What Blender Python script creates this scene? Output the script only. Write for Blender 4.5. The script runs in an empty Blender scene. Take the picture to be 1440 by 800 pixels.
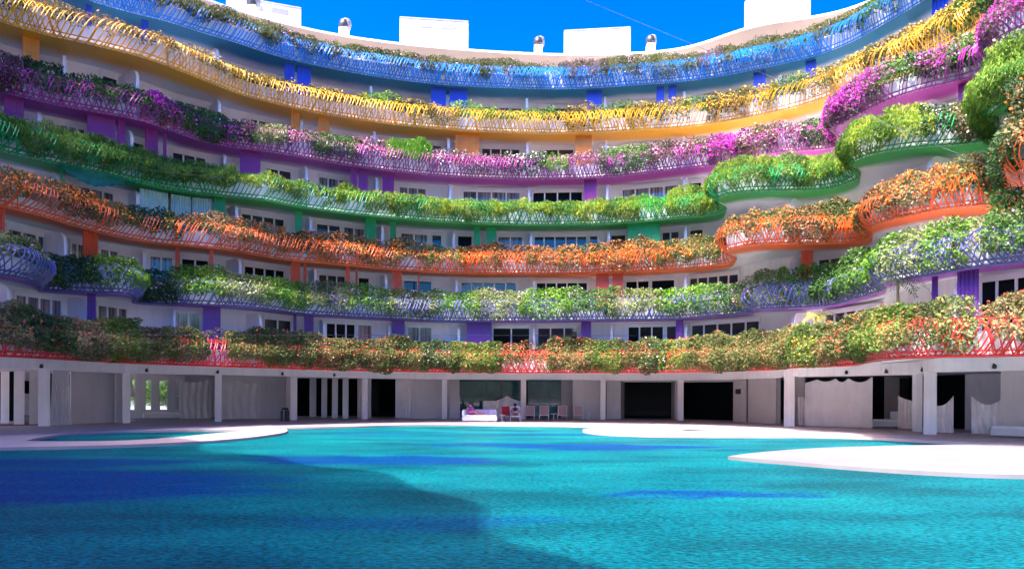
import bpy, bmesh, math, random
import numpy as np
random.seed(7)
rng = np.random.default_rng(7)
PI = math.pi
S = bpy.context.scene
COL = S.collection

# ------------------------------------------------------------------ camera
F = 1000.0            # focal length in pixels of a 1440 px wide frame
CX, CY = 720.0, 557.0
ROLL = 0.0056
CAMH = 1.7
cam = bpy.data.cameras.new('camera'); camo = bpy.data.objects.new('camera', cam); COL.objects.link(camo)
cam.sensor_width = 36.0; cam.lens = 25.0; cam.shift_y = (CY - 400) / 1440.0
cam.clip_start = 0.1; cam.clip_end = 9000
camo.location = (0, 0, CAMH); camo.rotation_euler = (PI / 2, -ROLL, 0)
S.camera = camo

def level_uv(x, y):
    xc = (x - CX) / F; yc = (CY - y) / F
    return xc - ROLL * yc, yc + ROLL * xc
def on_plane(x, y, z):
    """plan point where the sight line through a picture point meets the height z"""
    u, v = level_uv(x, y); d = (z - CAMH) / v
    return (u * d, d)
def at_depth(x, d, y=560):
    u, v = level_uv(x, y)
    return (u * d, d)
def px_of(X, Y, Z=6.0):
    u = X / Y; v = (Z - CAMH) / Y
    return CX + F * (u + ROLL * v)

# ------------------------------------------------------------------ noise
def _h(i, j, seed):
    n = (i.astype(np.int64) * 374761393 + j.astype(np.int64) * 668265263 + seed * 974634777) & 0x7fffffff
    n = ((n ^ (n >> 13)) * 1274126177) & 0x7fffffff
    n = n ^ (n >> 16)
    return (n & 0xffff) / 65535.0
def vnoise(x, y, seed=0):
    x = np.asarray(x, float); y = np.asarray(y, float) + np.zeros_like(x)
    i = np.floor(x); j = np.floor(y); fx = x - i; fy = y - j
    fx = fx * fx * (3 - 2 * fx); fy = fy * fy * (3 - 2 * fy)
    a = _h(i, j, seed); b = _h(i + 1, j, seed); c = _h(i, j + 1, seed); d = _h(i + 1, j + 1, seed)
    return (a * (1 - fx) + b * fx) * (1 - fy) + (c * (1 - fx) + d * fx) * fy
def fnoise(x, y, seed=0):
    return (vnoise(x, y, seed) * .55 + vnoise(np.asarray(x) * 2.1, np.asarray(y) * 2.1, seed + 3) * .3
            + vnoise(np.asarray(x) * 4.3, np.asarray(y) * 4.3, seed + 9) * .15)

# ------------------------------------------------------------------ materials
def new_mat(name):
    m = bpy.data.materials.new(name); m.use_nodes = True
    nt = m.node_tree; nt.nodes.clear()
    out = nt.nodes.new('ShaderNodeOutputMaterial')
    return m, nt, out
def N(nt, t, **kw):
    n = nt.nodes.new(t)
    for k, v in kw.items():
        if k.startswith('i_'):
            n.inputs[k[2:].replace('_', ' ')].default_value = v
        else: setattr(n, k, v)
    return n
def surf(name, col, rough=.6, var=.12, scale=1.5, streak=0.0, bump=0.0, bscale=20, spec=.5, metal=0.0):
    """paint, plaster or metal with slight uneven tone and optional vertical weather streaks"""
    m, nt, out = new_mat(name); L = nt.links
    p = N(nt, 'ShaderNodeBsdfPrincipled'); p.inputs['Roughness'].default_value = rough
    p.inputs['Metallic'].default_value = metal; p.inputs['Specular IOR Level'].default_value = spec
    tc = N(nt, 'ShaderNodeTexCoord')
    n1 = N(nt, 'ShaderNodeTexNoise'); n1.inputs['Scale'].default_value = scale; n1.inputs['Detail'].default_value = 5
    L.new(tc.outputs['Object'], n1.inputs['Vector'])
    mr = N(nt, 'ShaderNodeMapRange'); mr.inputs[1].default_value = .3; mr.inputs[2].default_value = .7
    mr.inputs[3].default_value = 1 - var; mr.inputs[4].default_value = 1 + var * .6
    L.new(n1.outputs['Fac'], mr.inputs[0])
    fac = mr.outputs[0]
    if streak:
        mp = N(nt, 'ShaderNodeMapping'); mp.inputs['Scale'].default_value = (3.0, 3.0, .22)
        n2 = N(nt, 'ShaderNodeTexNoise'); n2.inputs['Scale'].default_value = 1.6; n2.inputs['Detail'].default_value = 4
        L.new(tc.outputs['Object'], mp.inputs['Vector']); L.new(mp.outputs[0], n2.inputs['Vector'])
        m2 = N(nt, 'ShaderNodeMapRange'); m2.inputs[1].default_value = .48; m2.inputs[2].default_value = .75
        m2.inputs[3].default_value = 1; m2.inputs[4].default_value = 1 - streak
        L.new(n2.outputs['Fac'], m2.inputs[0])
        mu = N(nt, 'ShaderNodeMath', operation='MULTIPLY'); L.new(fac, mu.inputs[0]); L.new(m2.outputs[0], mu.inputs[1]); fac = mu.outputs[0]
    vm = N(nt, 'ShaderNodeVectorMath', operation='SCALE'); vm.inputs[0].default_value = col[:3]
    L.new(fac, vm.inputs['Scale']); L.new(vm.outputs[0], p.inputs['Base Color'])
    if bump:
        n3 = N(nt, 'ShaderNodeTexNoise'); n3.inputs['Scale'].default_value = bscale; n3.inputs['Detail'].default_value = 4
        L.new(tc.outputs['Object'], n3.inputs['Vector'])
        b = N(nt, 'ShaderNodeBump'); b.inputs['Strength'].default_value = bump; b.inputs['Distance'].default_value = .03
        L.new(n3.outputs['Fac'], b.inputs['Height']); L.new(b.outputs[0], p.inputs['Normal'])
    L.new(p.outputs[0], out.inputs[0])
    return m
GAIN = 1.3
def leafmat(name, cols, trans=.3, rough=.65):
    """leaf colour picked per leaf from a ramp by the 'tint' attribute"""
    m, nt, out = new_mat(name); L = nt.links
    at = N(nt, 'ShaderNodeAttribute', attribute_name='tint')
    cols = [tuple(min(.9, v * GAIN) for v in c) for c in cols]
    r = N(nt, 'ShaderNodeValToRGB'); e = r.color_ramp.elements
    e[0].position = 0; e[0].color = (*cols[0], 1); e[1].position = 1; e[1].color = (*cols[-1], 1)
    for i, c in enumerate(cols[1:-1]):
        el = e.new((i + 1) / (len(cols) - 1)); el.color = (*c, 1)
    L.new(at.outputs['Fac'], r.inputs[0])
    p = N(nt, 'ShaderNodeBsdfPrincipled'); p.inputs['Roughness'].default_value = rough; p.inputs['Specular IOR Level'].default_value = .25
    t = N(nt, 'ShaderNodeBsdfTranslucent'); mx = N(nt, 'ShaderNodeMixShader'); mx.inputs[0].default_value = trans
    L.new(r.outputs[0], p.inputs['Base Color']); L.new(r.outputs[0], t.inputs['Color'])
    L.new(p.outputs[0], mx.inputs[1]); L.new(t.outputs[0], mx.inputs[2]); L.new(mx.outputs[0], out.inputs[0])
    return m
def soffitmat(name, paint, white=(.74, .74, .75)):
    """lattice colour reflected on the ceiling, painted into its base along the edge, fading to white further in"""
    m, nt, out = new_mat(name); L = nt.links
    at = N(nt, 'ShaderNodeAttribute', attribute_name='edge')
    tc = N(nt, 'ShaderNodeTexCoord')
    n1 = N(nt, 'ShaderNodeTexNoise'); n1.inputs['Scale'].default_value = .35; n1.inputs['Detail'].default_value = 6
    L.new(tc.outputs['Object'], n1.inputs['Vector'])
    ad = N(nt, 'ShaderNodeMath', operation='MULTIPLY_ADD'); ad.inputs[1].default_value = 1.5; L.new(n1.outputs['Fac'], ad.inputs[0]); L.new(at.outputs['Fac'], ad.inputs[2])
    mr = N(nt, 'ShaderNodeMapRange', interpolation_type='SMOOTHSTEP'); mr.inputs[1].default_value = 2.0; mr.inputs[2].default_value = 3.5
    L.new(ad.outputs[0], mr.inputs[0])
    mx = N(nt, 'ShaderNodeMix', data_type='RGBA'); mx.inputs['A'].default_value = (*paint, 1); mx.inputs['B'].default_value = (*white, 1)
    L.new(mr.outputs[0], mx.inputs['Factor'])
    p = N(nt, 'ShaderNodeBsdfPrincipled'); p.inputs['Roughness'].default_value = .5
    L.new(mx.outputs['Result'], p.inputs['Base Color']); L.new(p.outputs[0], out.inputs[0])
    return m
def glassmat(name, col=(.012, .016, .02), rough=.03, tintscale=.6, curtain=None):
    m, nt, out = new_mat(name); L = nt.links
    p = N(nt, 'ShaderNodeBsdfPrincipled'); p.inputs['Roughness'].default_value = rough; p.inputs['IOR'].default_value = 1.52
    tc = N(nt, 'ShaderNodeTexCoord')
    if curtain:
        w = N(nt, 'ShaderNodeTexNoise'); w.inputs['Scale'].default_value = 5; mp = N(nt, 'ShaderNodeMapping'); mp.inputs['Scale'].default_value = (1.6, 1.6, .02)
        L.new(tc.outputs['Object'], mp.inputs['Vector']); L.new(mp.outputs[0], w.inputs['Vector'])
        mx = N(nt, 'ShaderNodeMix', data_type='RGBA'); mx.inputs['A'].default_value = (*col, 1); mx.inputs['B'].default_value = (*curtain, 1)
        mr = N(nt, 'ShaderNodeMapRange'); mr.inputs[1].default_value = .42; mr.inputs[2].default_value = .6; L.new(w.outputs['Fac'], mr.inputs[0])
        L.new(mr.outputs[0], mx.inputs['Factor']); L.new(mx.outputs['Result'], p.inputs['Base Color'])
    else:
        w = N(nt, 'ShaderNodeTexNoise'); w.inputs['Scale'].default_value = tintscale; L.new(tc.outputs['Object'], w.inputs['Vector'])
        mx = N(nt, 'ShaderNodeMix', data_type='RGBA'); mx.inputs['A'].default_value = (*col, 1); mx.inputs['B'].default_value = (*(c * 4 for c in col), 1)
        L.new(w.outputs['Fac'], mx.inputs['Factor']); L.new(mx.outputs['Result'], p.inputs['Base Color'])
    L.new(p.outputs[0], out.inputs[0]); return m

M = {}
M['white'] = surf('white_render', (.84, .83, .83), .6, .06, .8, .10, .08, 12)
M['wall'] = surf('facade_render', (.80, .79, .79), .65, .07, .6, .10, .08, 10)
M['greywall'] = surf('loggia_render', (.64, .625, .625), .7, .07, .7, .08, .08, 10)
M['roofbox'] = surf('plant_room_paint', (.42, .42, .43), .55, .05, .5, .12, .05, 8)
M['beige'] = surf('eave_render', (.34, .27, .21), .7, .05, .5, .05)
M['frame'] = surf('window_frame_paint', (.76, .77, .78), .4, .04, 2)
M['glass'] = glassmat('window_glass')
M['glass_curtain'] = glassmat('window_glass_over_curtain', (.06, .06, .065), .06, curtain=(.26, .26, .27))
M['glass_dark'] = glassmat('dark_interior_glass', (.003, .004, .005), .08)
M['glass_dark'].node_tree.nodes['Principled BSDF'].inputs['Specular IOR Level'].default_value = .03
M['glass_teal'] = glassmat('teal_door_glass', (.015, .05, .055), .03, 1.4)
M['soil'] = surf('planter_soil', (.035, .025, .018), .9, .3, 4)
M['darkmetal'] = surf('dark_metal', (.03, .03, .032), .4, .1, 5)
M['steel'] = surf('steel', (.45, .46, .47), .35, .08, 5, metal=.8)
M['fabric'] = surf('white_canvas', (.80, .77, .775), .9, .05, 2, .06, .15, 25)
M['screen_fabric'] = surf('grey_canvas', (.70, .68, .67), .9, .05, 2, .05, .15, 25)
M['mauve'] = surf('mauve_sling', (.46, .33, .33), .85, .08, 8, 0, .2, 60)
M['whiteplastic'] = surf('white_enamel', (.80, .80, .80), .35, .03, 3)

# ------------------------------------------------------------------ mesh builder
ROOTLOC = {}
class MB:
    def __init__(s): s.v = []; s.f = []; s.m = []; s.n = 0; s.attr = []
    def add(s, v, f, mi=0, attr=None):
        v = np.asarray(v, float).reshape(-1, 3)
        s.v.append(v); s.f += [tuple(int(a) + s.n for a in q) for q in f]; s.m += [mi] * len(f); s.n += len(v)
        s.attr.append(np.zeros(len(v)) if attr is None else np.asarray(attr, float))
    def box(s, x0, x1, y0, y1, z0, z1, mi=0):
        v = [(x, y, z) for z in (z0, z1) for x, y in ((x0, y0), (x1, y0), (x1, y1), (x0, y1))]
        s.add(v, [(3, 2, 1, 0), (4, 5, 6, 7), (0, 1, 5, 4), (1, 2, 6, 5), (2, 3, 7, 6), (3, 0, 4, 7)], mi)
    def obox(s, p, q, th, z0, z1, mi=0, off=0.0, bev=0.0):
        """upright box from plan point p to q, thickness th behind the p-q line (behind = away from pool), shifted by off to the back"""
        p = np.array(p, float); q = np.array(q, float); d = q - p; d /= np.linalg.norm(d)
        n = np.array((-d[1], d[0]))
        a, b = p + n * off, q + n * off; c, e = b + n * th, a + n * th
        v = [(*w, z) for z in (z0, z1) for w in (a, b, c, e)]
        s.add(v, [(3, 2, 1, 0), (4, 5, 6, 7), (0, 1, 5, 4), (1, 2, 6, 5), (2, 3, 7, 6), (3, 0, 4, 7)], mi)
    def prism(s, poly, z0, z1, mi=0):
        n = len(poly); v = [(x, y, z0) for x, y in poly] + [(x, y, z1) for x, y in poly]
        s.add(v, [tuple(range(n - 1, -1, -1)), tuple(range(n, 2 * n))] + [(i, (i + 1) % n, n + (i + 1) % n, n + i) for i in range(n)], mi)
    def tube(s, pts, r, k=6, mi=0, caps=True):
        pts = np.asarray(pts, float); n = len(pts); r = np.broadcast_to(np.asarray(r, float), (n,))
        t = np.gradient(pts, axis=0); t /= np.linalg.norm(t, axis=1)[:, None] + 1e-9
        ref = np.where(np.abs(t[:, 2:3]) > .9, np.array([[1., 0, 0]]), np.array([[0, 0, 1.]]))
        a = np.cross(t, ref); a /= np.linalg.norm(a, axis=1)[:, None] + 1e-9; b = np.cross(t, a)
        ang = np.arange(k) * 2 * PI / k
        v = pts[:, None, :] + r[:, None, None] * (np.cos(ang)[None, :, None] * a[:, None, :] + np.sin(ang)[None, :, None] * b[:, None, :])
        f = [(i * k + j, i * k + (j + 1) % k, (i + 1) * k + (j + 1) % k, (i + 1) * k + j) for i in range(n - 1) for j in range(k)]
        if caps: f += [tuple(range(k)), tuple(range((n - 1) * k, n * k))[::-1]]
        s.add(v.reshape(-1, 3), f, mi)
    def lathe(s, c, prof, k=14, mi=0):
        v = [(c[0] + r * math.cos(2 * PI * j / k), c[1] + r * math.sin(2 * PI * j / k), c[2] + z) for r, z in prof for j in range(k)]
        n = len(prof)
        f = [(i * k + j, i * k + (j + 1) % k, (i + 1) * k + (j + 1) % k, (i + 1) * k + j) for i in range(n - 1) for j in range(k)]
        f += [tuple(range(k))[::-1], tuple(range((n - 1) * k, n * k))]
        s.add(v, f, mi)
    def build(s, name, mats, parent=None, smooth=False, attr=None, bevel=0.0):
        me = bpy.data.meshes.new(name)
        v = np.concatenate(s.v) if s.v else np.zeros((0, 3))
        if parent is not None and parent.name in ROOTLOC: v = v - np.array(ROOTLOC[parent.name])
        me.from_pydata(v.tolist(), [], s.f)
        mats = mats if isinstance(mats, (list, tuple)) else [mats]
        for m in mats: me.materials.append(m)
        if len(mats) > 1: me.polygons.foreach_set('material_index', np.array(s.m, np.int32))
        if smooth: me.polygons.foreach_set('use_smooth', np.ones(len(s.f), bool))
        if attr:
            a = me.attributes.new(attr, 'FLOAT', 'POINT'); a.data.foreach_set('value', np.concatenate(s.attr).astype(np.float32))
        me.update()
        o = bpy.data.objects.new(name, me); COL.objects.link(o)
        if bevel:
            bm = bmesh.new(); bm.from_mesh(me)
            bmesh.ops.bevel(bm, geom=[e for e in bm.edges if len(e.link_faces) == 2 and e.calc_face_angle(0) > .6], offset=bevel, segments=2, affect='EDGES', clamp_overlap=True)
            bm.to_mesh(me); bm.free()
        if parent is not None:
            o.parent = parent
            if parent.name in ROOTLOC: ROOTLOC[o.name] = ROOTLOC[parent.name]
        return o
def tag(o, label=None, cat=None, group=None, kind=None):
    for k, v in (('label', label), ('category', cat), ('group', group), ('kind', kind)):
        if v: o[k] = v
    return o
def empty(name, loc=(0, 0, 0), rz=0, fixed=False):
    o = bpy.data.objects.new(name, None); COL.objects.link(o); o.location = loc; o.rotation_euler = (0, 0, rz); o.empty_display_size = .3
    if fixed: ROOTLOC[o.name] = loc
    return o
def copy_tree(o, parent=None):
    c = o.copy(); COL.objects.link(c)
    if parent is not None: c.parent = parent
    for ch in list(o.children): copy_tree(ch, c)
    return c

# ------------------------------------------------------------------ storeys: plan curves of the balcony edges
# picture points of the lower lip of each balcony band, laid on its real height
LV = [
 dict(n='red', z=3.2, pts=[(0,501),(98,506),(185,511),(240,513),(341,516.5),(480,520.8),(615,523.4),(720,524.3),(838,524.3),(960,523.6),(1024,522),(1085,520.3),(1120,517),(1160,515.8),(1200,514),(1224,508.5),(1272,503.3),(1350,501.8),(1440,500.5)]),
 dict(n='violet', z=6.5, pts=[(0,386.5),(34,394),(50,400),(56,404.5),(50,407),(62,409),(81,409),(125,412),(172,412.5),(186,416),(188,421),(182,424),(195,426),(240,427.5),(307,430),(365,434),(415,441),(480,445.3),(547,448.6),(618,451.6),(720,452),(838,450.3),(950,449),(1010,444),(1050,441.5),(1062,438.5),(1058,436),(1078,434.5),(1139,432.3),(1180,428),(1203,421),(1225,414.5),(1243,409.5),(1248,403.5),(1238,398.5),(1267,394),(1318,386.5),(1369,376.5),(1440,369.6),(1500,360)]),
 dict(n='orange', z=9.6, pts=[(0,290),(50,302),(111,320),(169,334),(219,342.5),(240,344.6),(291,348),(334,354),(392,364.5),(480,372),(564,380),(632,383.8),(720,385),(804,385),(872,383),(960,378.5),(1002,374.8),(1030,369.5),(1038,363.5),(1028,358),(1018,355),(1030,350),(1054,345.5),(1103,343),(1162,343),(1205,341),(1226,334),(1229,328.5),(1222,323),(1250,310.5),(1284,303),(1325,295),(1411,287),(1433,282),(1442,268),(1436,252),(1432,241),(1452,232),(1500,222)]),
 dict(n='green', z=12.7, pts=[(0,212),(67,228),(121,238.5),(169,251),(240,267),(324,277.5),(375,282.5),(409,290),(480,300),(547,306.5),(615,312),(720,316.6),(804,316.8),(872,314.2),(960,307),(1003,302.5),(1020,297.5),(1025,292.5),(1013,286.5),(1007,281),(1018,274.5),(1035,271),(1070,269),(1112,268.3),(1149,268),(1185,262),(1207,252),(1213,243),(1201,236),(1195,229),(1215,221),(1247,213),(1318,206),(1379,202),(1397,196),(1402,180),(1393,165),(1396,151),(1420,141),(1490,124)]),
 dict(n='magenta', z=15.8, pts=[(0,130),(34,137),(64,145),(118,155),(169,163.7),(202,170.5),(240,184.5),(287,200),(341,209),(392,216),(434,223),(480,231.5),(547,240.6),(615,247.6),(720,252.4),(804,251.6),(872,248),(960,238),(1007,232.5),(1044,226),(1078,217.7),(1129,212.5),(1165,210.5),(1186,206),(1190,198),(1178,189),(1172,181),(1182,174),(1200,167),(1230,150),(1264,136),(1294,127),(1343,116),(1378,107),(1398,98),(1406,84),(1400,71),(1406,60),(1432,48),(1490,25)]),
 dict(n='yellow', z=18.9, pts=[(-60,12),(-20,24),(10,34),(57,48),(101,57),(152,69),(202,81.5),(240,95),(290,115),(321,127),(341,135),(383,145),(417,153.5),(480,165),(547,174.8),(649,184),(720,187.4),(804,188),(889,184),(960,179.5),(1002,174.5),(1054,165.4),(1112,153),(1162,138),(1200,122),(1240,104),(1300,78),(1360,47),(1420,8),(1480,-45)]),
 dict(n='blue', z=22.0, pts=[(-20,-60),(60,-22),(121,0),(182,18),(240,32),(275,44),(311,54),(348,66),(400,82.5),(480,99.6),(544,110.6),(628,120),(720,124.6),(787,126),(838,124),(897,120),(960,115.3),(1027,105.5),(1064,98),(1112,88),(1154,77),(1200,59),(1245,33),(1274,17),(1301,0),(1360,-38),(1430,-85)]),
]
ROOFPTS = [(120,-62),(230,-22),(319,12),(412,38),(480,52),(560,63),(669,72.8),(794,78.8),(885,77),(960,71.5),(994,62.5),(1027,47),(1061,37),(1095,31),(1157,25.5),(1200,15),(1260,-14),(1340,-66)]
ROOFZ = 25.2
EXT_L = [(-5.5, -16), (-8, -8), (-10.2, -3), (-11.7, -.6), (-12.9, 1.6), (-14.6, 6), (-18.4, 10), (-22.5, 14.5), (-25.6, 19), (-26.2, 25)]  # unseen left wing, laid out to cast the shadow on the pool
EXT_R = [(22.5, 20.5), (26, 15), (27, 8), (26, -2), (24.5, -10)]

def catmull(P, n=12):
    P = np.asarray(P, float); Q = np.vstack([2 * P[0] - P[1], P, 2 * P[-1] - P[-2]]); out = []
    for i in range(1, len(Q) - 2):
        p0, p1, p2, p3 = Q[i - 1], Q[i], Q[i + 1], Q[i + 2]
        t0 = 0; t1 = t0 + np.linalg.norm(p1 - p0) ** .5 + 1e-6; t2 = t1 + np.linalg.norm(p2 - p1) ** .5 + 1e-6; t3 = t2 + np.linalg.norm(p3 - p2) ** .5 + 1e-6
        for t in np.linspace(t1, t2, n, endpoint=False):
            A1 = (t1 - t) / (t1 - t0) * p0 + (t - t0) / (t1 - t0) * p1; A2 = (t2 - t) / (t2 - t1) * p1 + (t - t1) / (t2 - t1) * p2
            A3 = (t3 - t) / (t3 - t2) * p2 + (t - t2) / (t3 - t2) * p3
            B1 = (t2 - t) / (t2 - t0) * A1 + (t - t0) / (t2 - t0) * A2; B2 = (t3 - t) / (t3 - t1) * A2 + (t - t1) / (t3 - t1) * A3
            out.append((t2 - t) / (t2 - t1) * B1 + (t - t1) / (t2 - t1) * B2)
    out.append(P[-1]); return np.array(out)
def resample(P, ds):
    d = np.r_[0, np.cumsum(np.linalg.norm(np.diff(P, axis=0), axis=1))]
    n = max(2, int(d[-1] / ds)); s = np.linspace(0, d[-1], n + 1)
    return np.c_[np.interp(s, d, P[:, 0]), np.interp(s, d, P[:, 1])], s
def gsmooth(a, k):
    x = np.arange(-3 * k, 3 * k + 1); w = np.exp(-.5 * (x / k) ** 2); w /= w.sum()
    if a.ndim == 1:
        return np.convolve(np.pad(a, 3 * k, mode='edge'), w, 'valid')
    return np.stack([gsmooth(a[:, i], k) for i in range(a.shape[1])], 1)
def iso(a):
    """monotone curve through a folded one"""
    return (np.maximum.accumulate(a) + np.minimum.accumulate(a[::-1])[::-1]) / 2 + np.arange(len(a)) * 1e-7

TH = np.radians(np.arange(-140, 125.01, .5))
class Rim:
    def __init__(s, plan, z, ds=.25, sm=2):
        s.z = z
        P, _ = resample(catmull(plan), ds); P = gsmooth(P, sm); P, ss = resample(P, ds)
        s.P = P; s.s = ss
        T = np.gradient(P, axis=0); T /= np.linalg.norm(T, axis=1)[:, None]; T = gsmooth(T, 2); T /= np.linalg.norm(T, axis=1)[:, None]
        s.N = np.c_[T[:, 1], -T[:, 0]]
        th = np.unwrap(np.arctan2(P[:, 0], P[:, 1])); s.th = th; s.thm = iso(th)
        r = np.hypot(P[:, 0], P[:, 1]); s.r = r
        # farthest radius seen along each bearing
        R = np.full(len(TH), np.nan); b = np.round((th - TH[0]) / math.radians(.5)).astype(int); ok = (b >= 0) & (b < len(TH))
        for i in np.where(ok)[0]:
            if not R[b[i]] >= r[i]: R[b[i]] = r[i]
        g = ~np.isnan(R); s.Rmax = np.interp(TH, TH[g], R[g])
        with np.errstate(all='ignore'):
            px = CX + F * (P[:, 0] / np.maximum(P[:, 1], .5) + ROLL * (z - CAMH) / np.maximum(P[:, 1], .5))
        px = np.where(P[:, 1] < 6, np.sign(P[:, 0]) * 9000, px); s.pxm = iso(px)
        s.len = ss[-1]
    def at(s, q):
        return (np.stack([np.interp(q, s.s, s.P[:, i]) for i in (0, 1)], -1), np.stack([np.interp(q, s.s, s.N[:, i]) for i in (0, 1)], -1))
    def s_of_px(s, x): return float(np.interp(x, s.pxm, s.s))

for k, l in enumerate(LV):
    plan = [on_plane(x, y, l['z']) for x, y in l['pts']]
    plan = EXT_L + [p for p in plan] + [q for q in EXT_R if math.atan2(q[0], q[1]) > math.atan2(plan[-1][0], plan[-1][1]) + .03]
    l['rim'] = Rim(plan, l['z'])
rp = [on_plane(x, y, ROOFZ) for x, y in ROOFPTS]
roof_rim = Rim([(-6, -16), (-8.5, -8), (-10.6, -3), (-12.9, -1.2), (-11.7, .6), (-12.2, 2.0), (-14.2, 2.9), (-14.0, 5.4), (-15.3, 6.9), (-17.9, 7.6), (-18.0, 10.2), (-20.2, 11.2), (-22.6, 12.4), (-22.4, 14.8), (-26.6, 19), (-28.3, 25)] + rp + [(27.5, 25), (31, 15), (31, 4), (28, -10)], ROOFZ, .5, 3)  # left run is unseen; its bumps are added to roughen the pool shadow's edge
def outer(k):
    """wall radius by bearing for the storey between balcony k and the one above it"""
    a = LV[k]['rim'].Rmax; b = LV[k + 1]['rim'].Rmax if k + 1 < len(LV) else roof_rim.Rmax
    m = np.maximum(a, b)
    pad = np.array([m[max(0, i - 3):i + 4].max() for i in range(len(m))])
    return gsmooth(pad, 3)
FRONT = [outer(k) for k in range(len(LV))]
RECESS = [1.5, 2.0, 2.0, 2.1, 2.3, 2.5, 2.2]
WALL = [FRONT[k] + RECESS[k] for k in range(len(LV))]
def polar(Rf, th): r = np.interp(th, TH, Rf); return np.stack([r * np.sin(th), r * np.cos(th)], -1)
def th_px(px, z): 
    u = (px - CX) / F - ROLL * (z - CAMH) / 47.0
    return math.atan(u)
def wall_pt(Rf, px, z, extra=0.0):
    th = th_px(px, z); r = float(np.interp(th, TH, Rf)) + extra
    return np.array((r * math.sin(th), r * math.cos(th)))

COLOURS = dict(red=(.62, .035, .03), violet=(.085, .10, .27), orange=(.70, .10, .012), green=(.0, .30, .065), magenta=(.33, .04, .23), yellow=(.72, .35, .012), blue=(.006, .21, .62))
REFLECTED = dict(red=(.62, .04, .035), violet=(.30, .07, .42), orange=(.72, .12, .015), green=(.03, .32, .05), magenta=(.34, .03, .26), yellow=(.78, .36, .02), blue=(.008, .15, .27))  # lattice colour reflected onto the ceilings, put into the soffit base colour
SCREEN = dict(violet=(.10, .025, .22), orange=(.60, .07, .015), green=(.0, .28, .06), magenta=(.24, .012, .17), yellow=(.68, .23, .005), blue=(.012, .05, .42))
for n, c in COLOURS.items(): M['lat_' + n] = surf(n + '_painted_steel', c, .45, .28, .5)
for n, c in REFLECTED.items(): M['sof_' + n] = soffitmat(n + '_edged_soffit', c)
for n, c in SCREEN.items(): M['scr_' + n] = surf(n + '_shutter_paint', c, .5, .12, 1.2, .1)
M['parapet'] = surf('parapet_panel', (.70, .75, .82), .45, .05, 1.0, .12)

BASE = (0.0, 52.0, 0.0)
bld = empty('apartment_building', BASE, fixed=True)
tag(bld, 'curved white apartment block with seven waving balconies in rainbow colours', 'apartment building')

# lattice profile: height above lip -> outward offset
PZ = np.array([0.0, .12, .35, .65, .95, 1.2, 1.38, 1.46, 1.42]); PO = np.array([.02, .16, .38, .53, .52, .38, .14, -.12, -.34])
def prof_o(z): return np.interp(z, PZ[:8], PO[:8])

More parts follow.
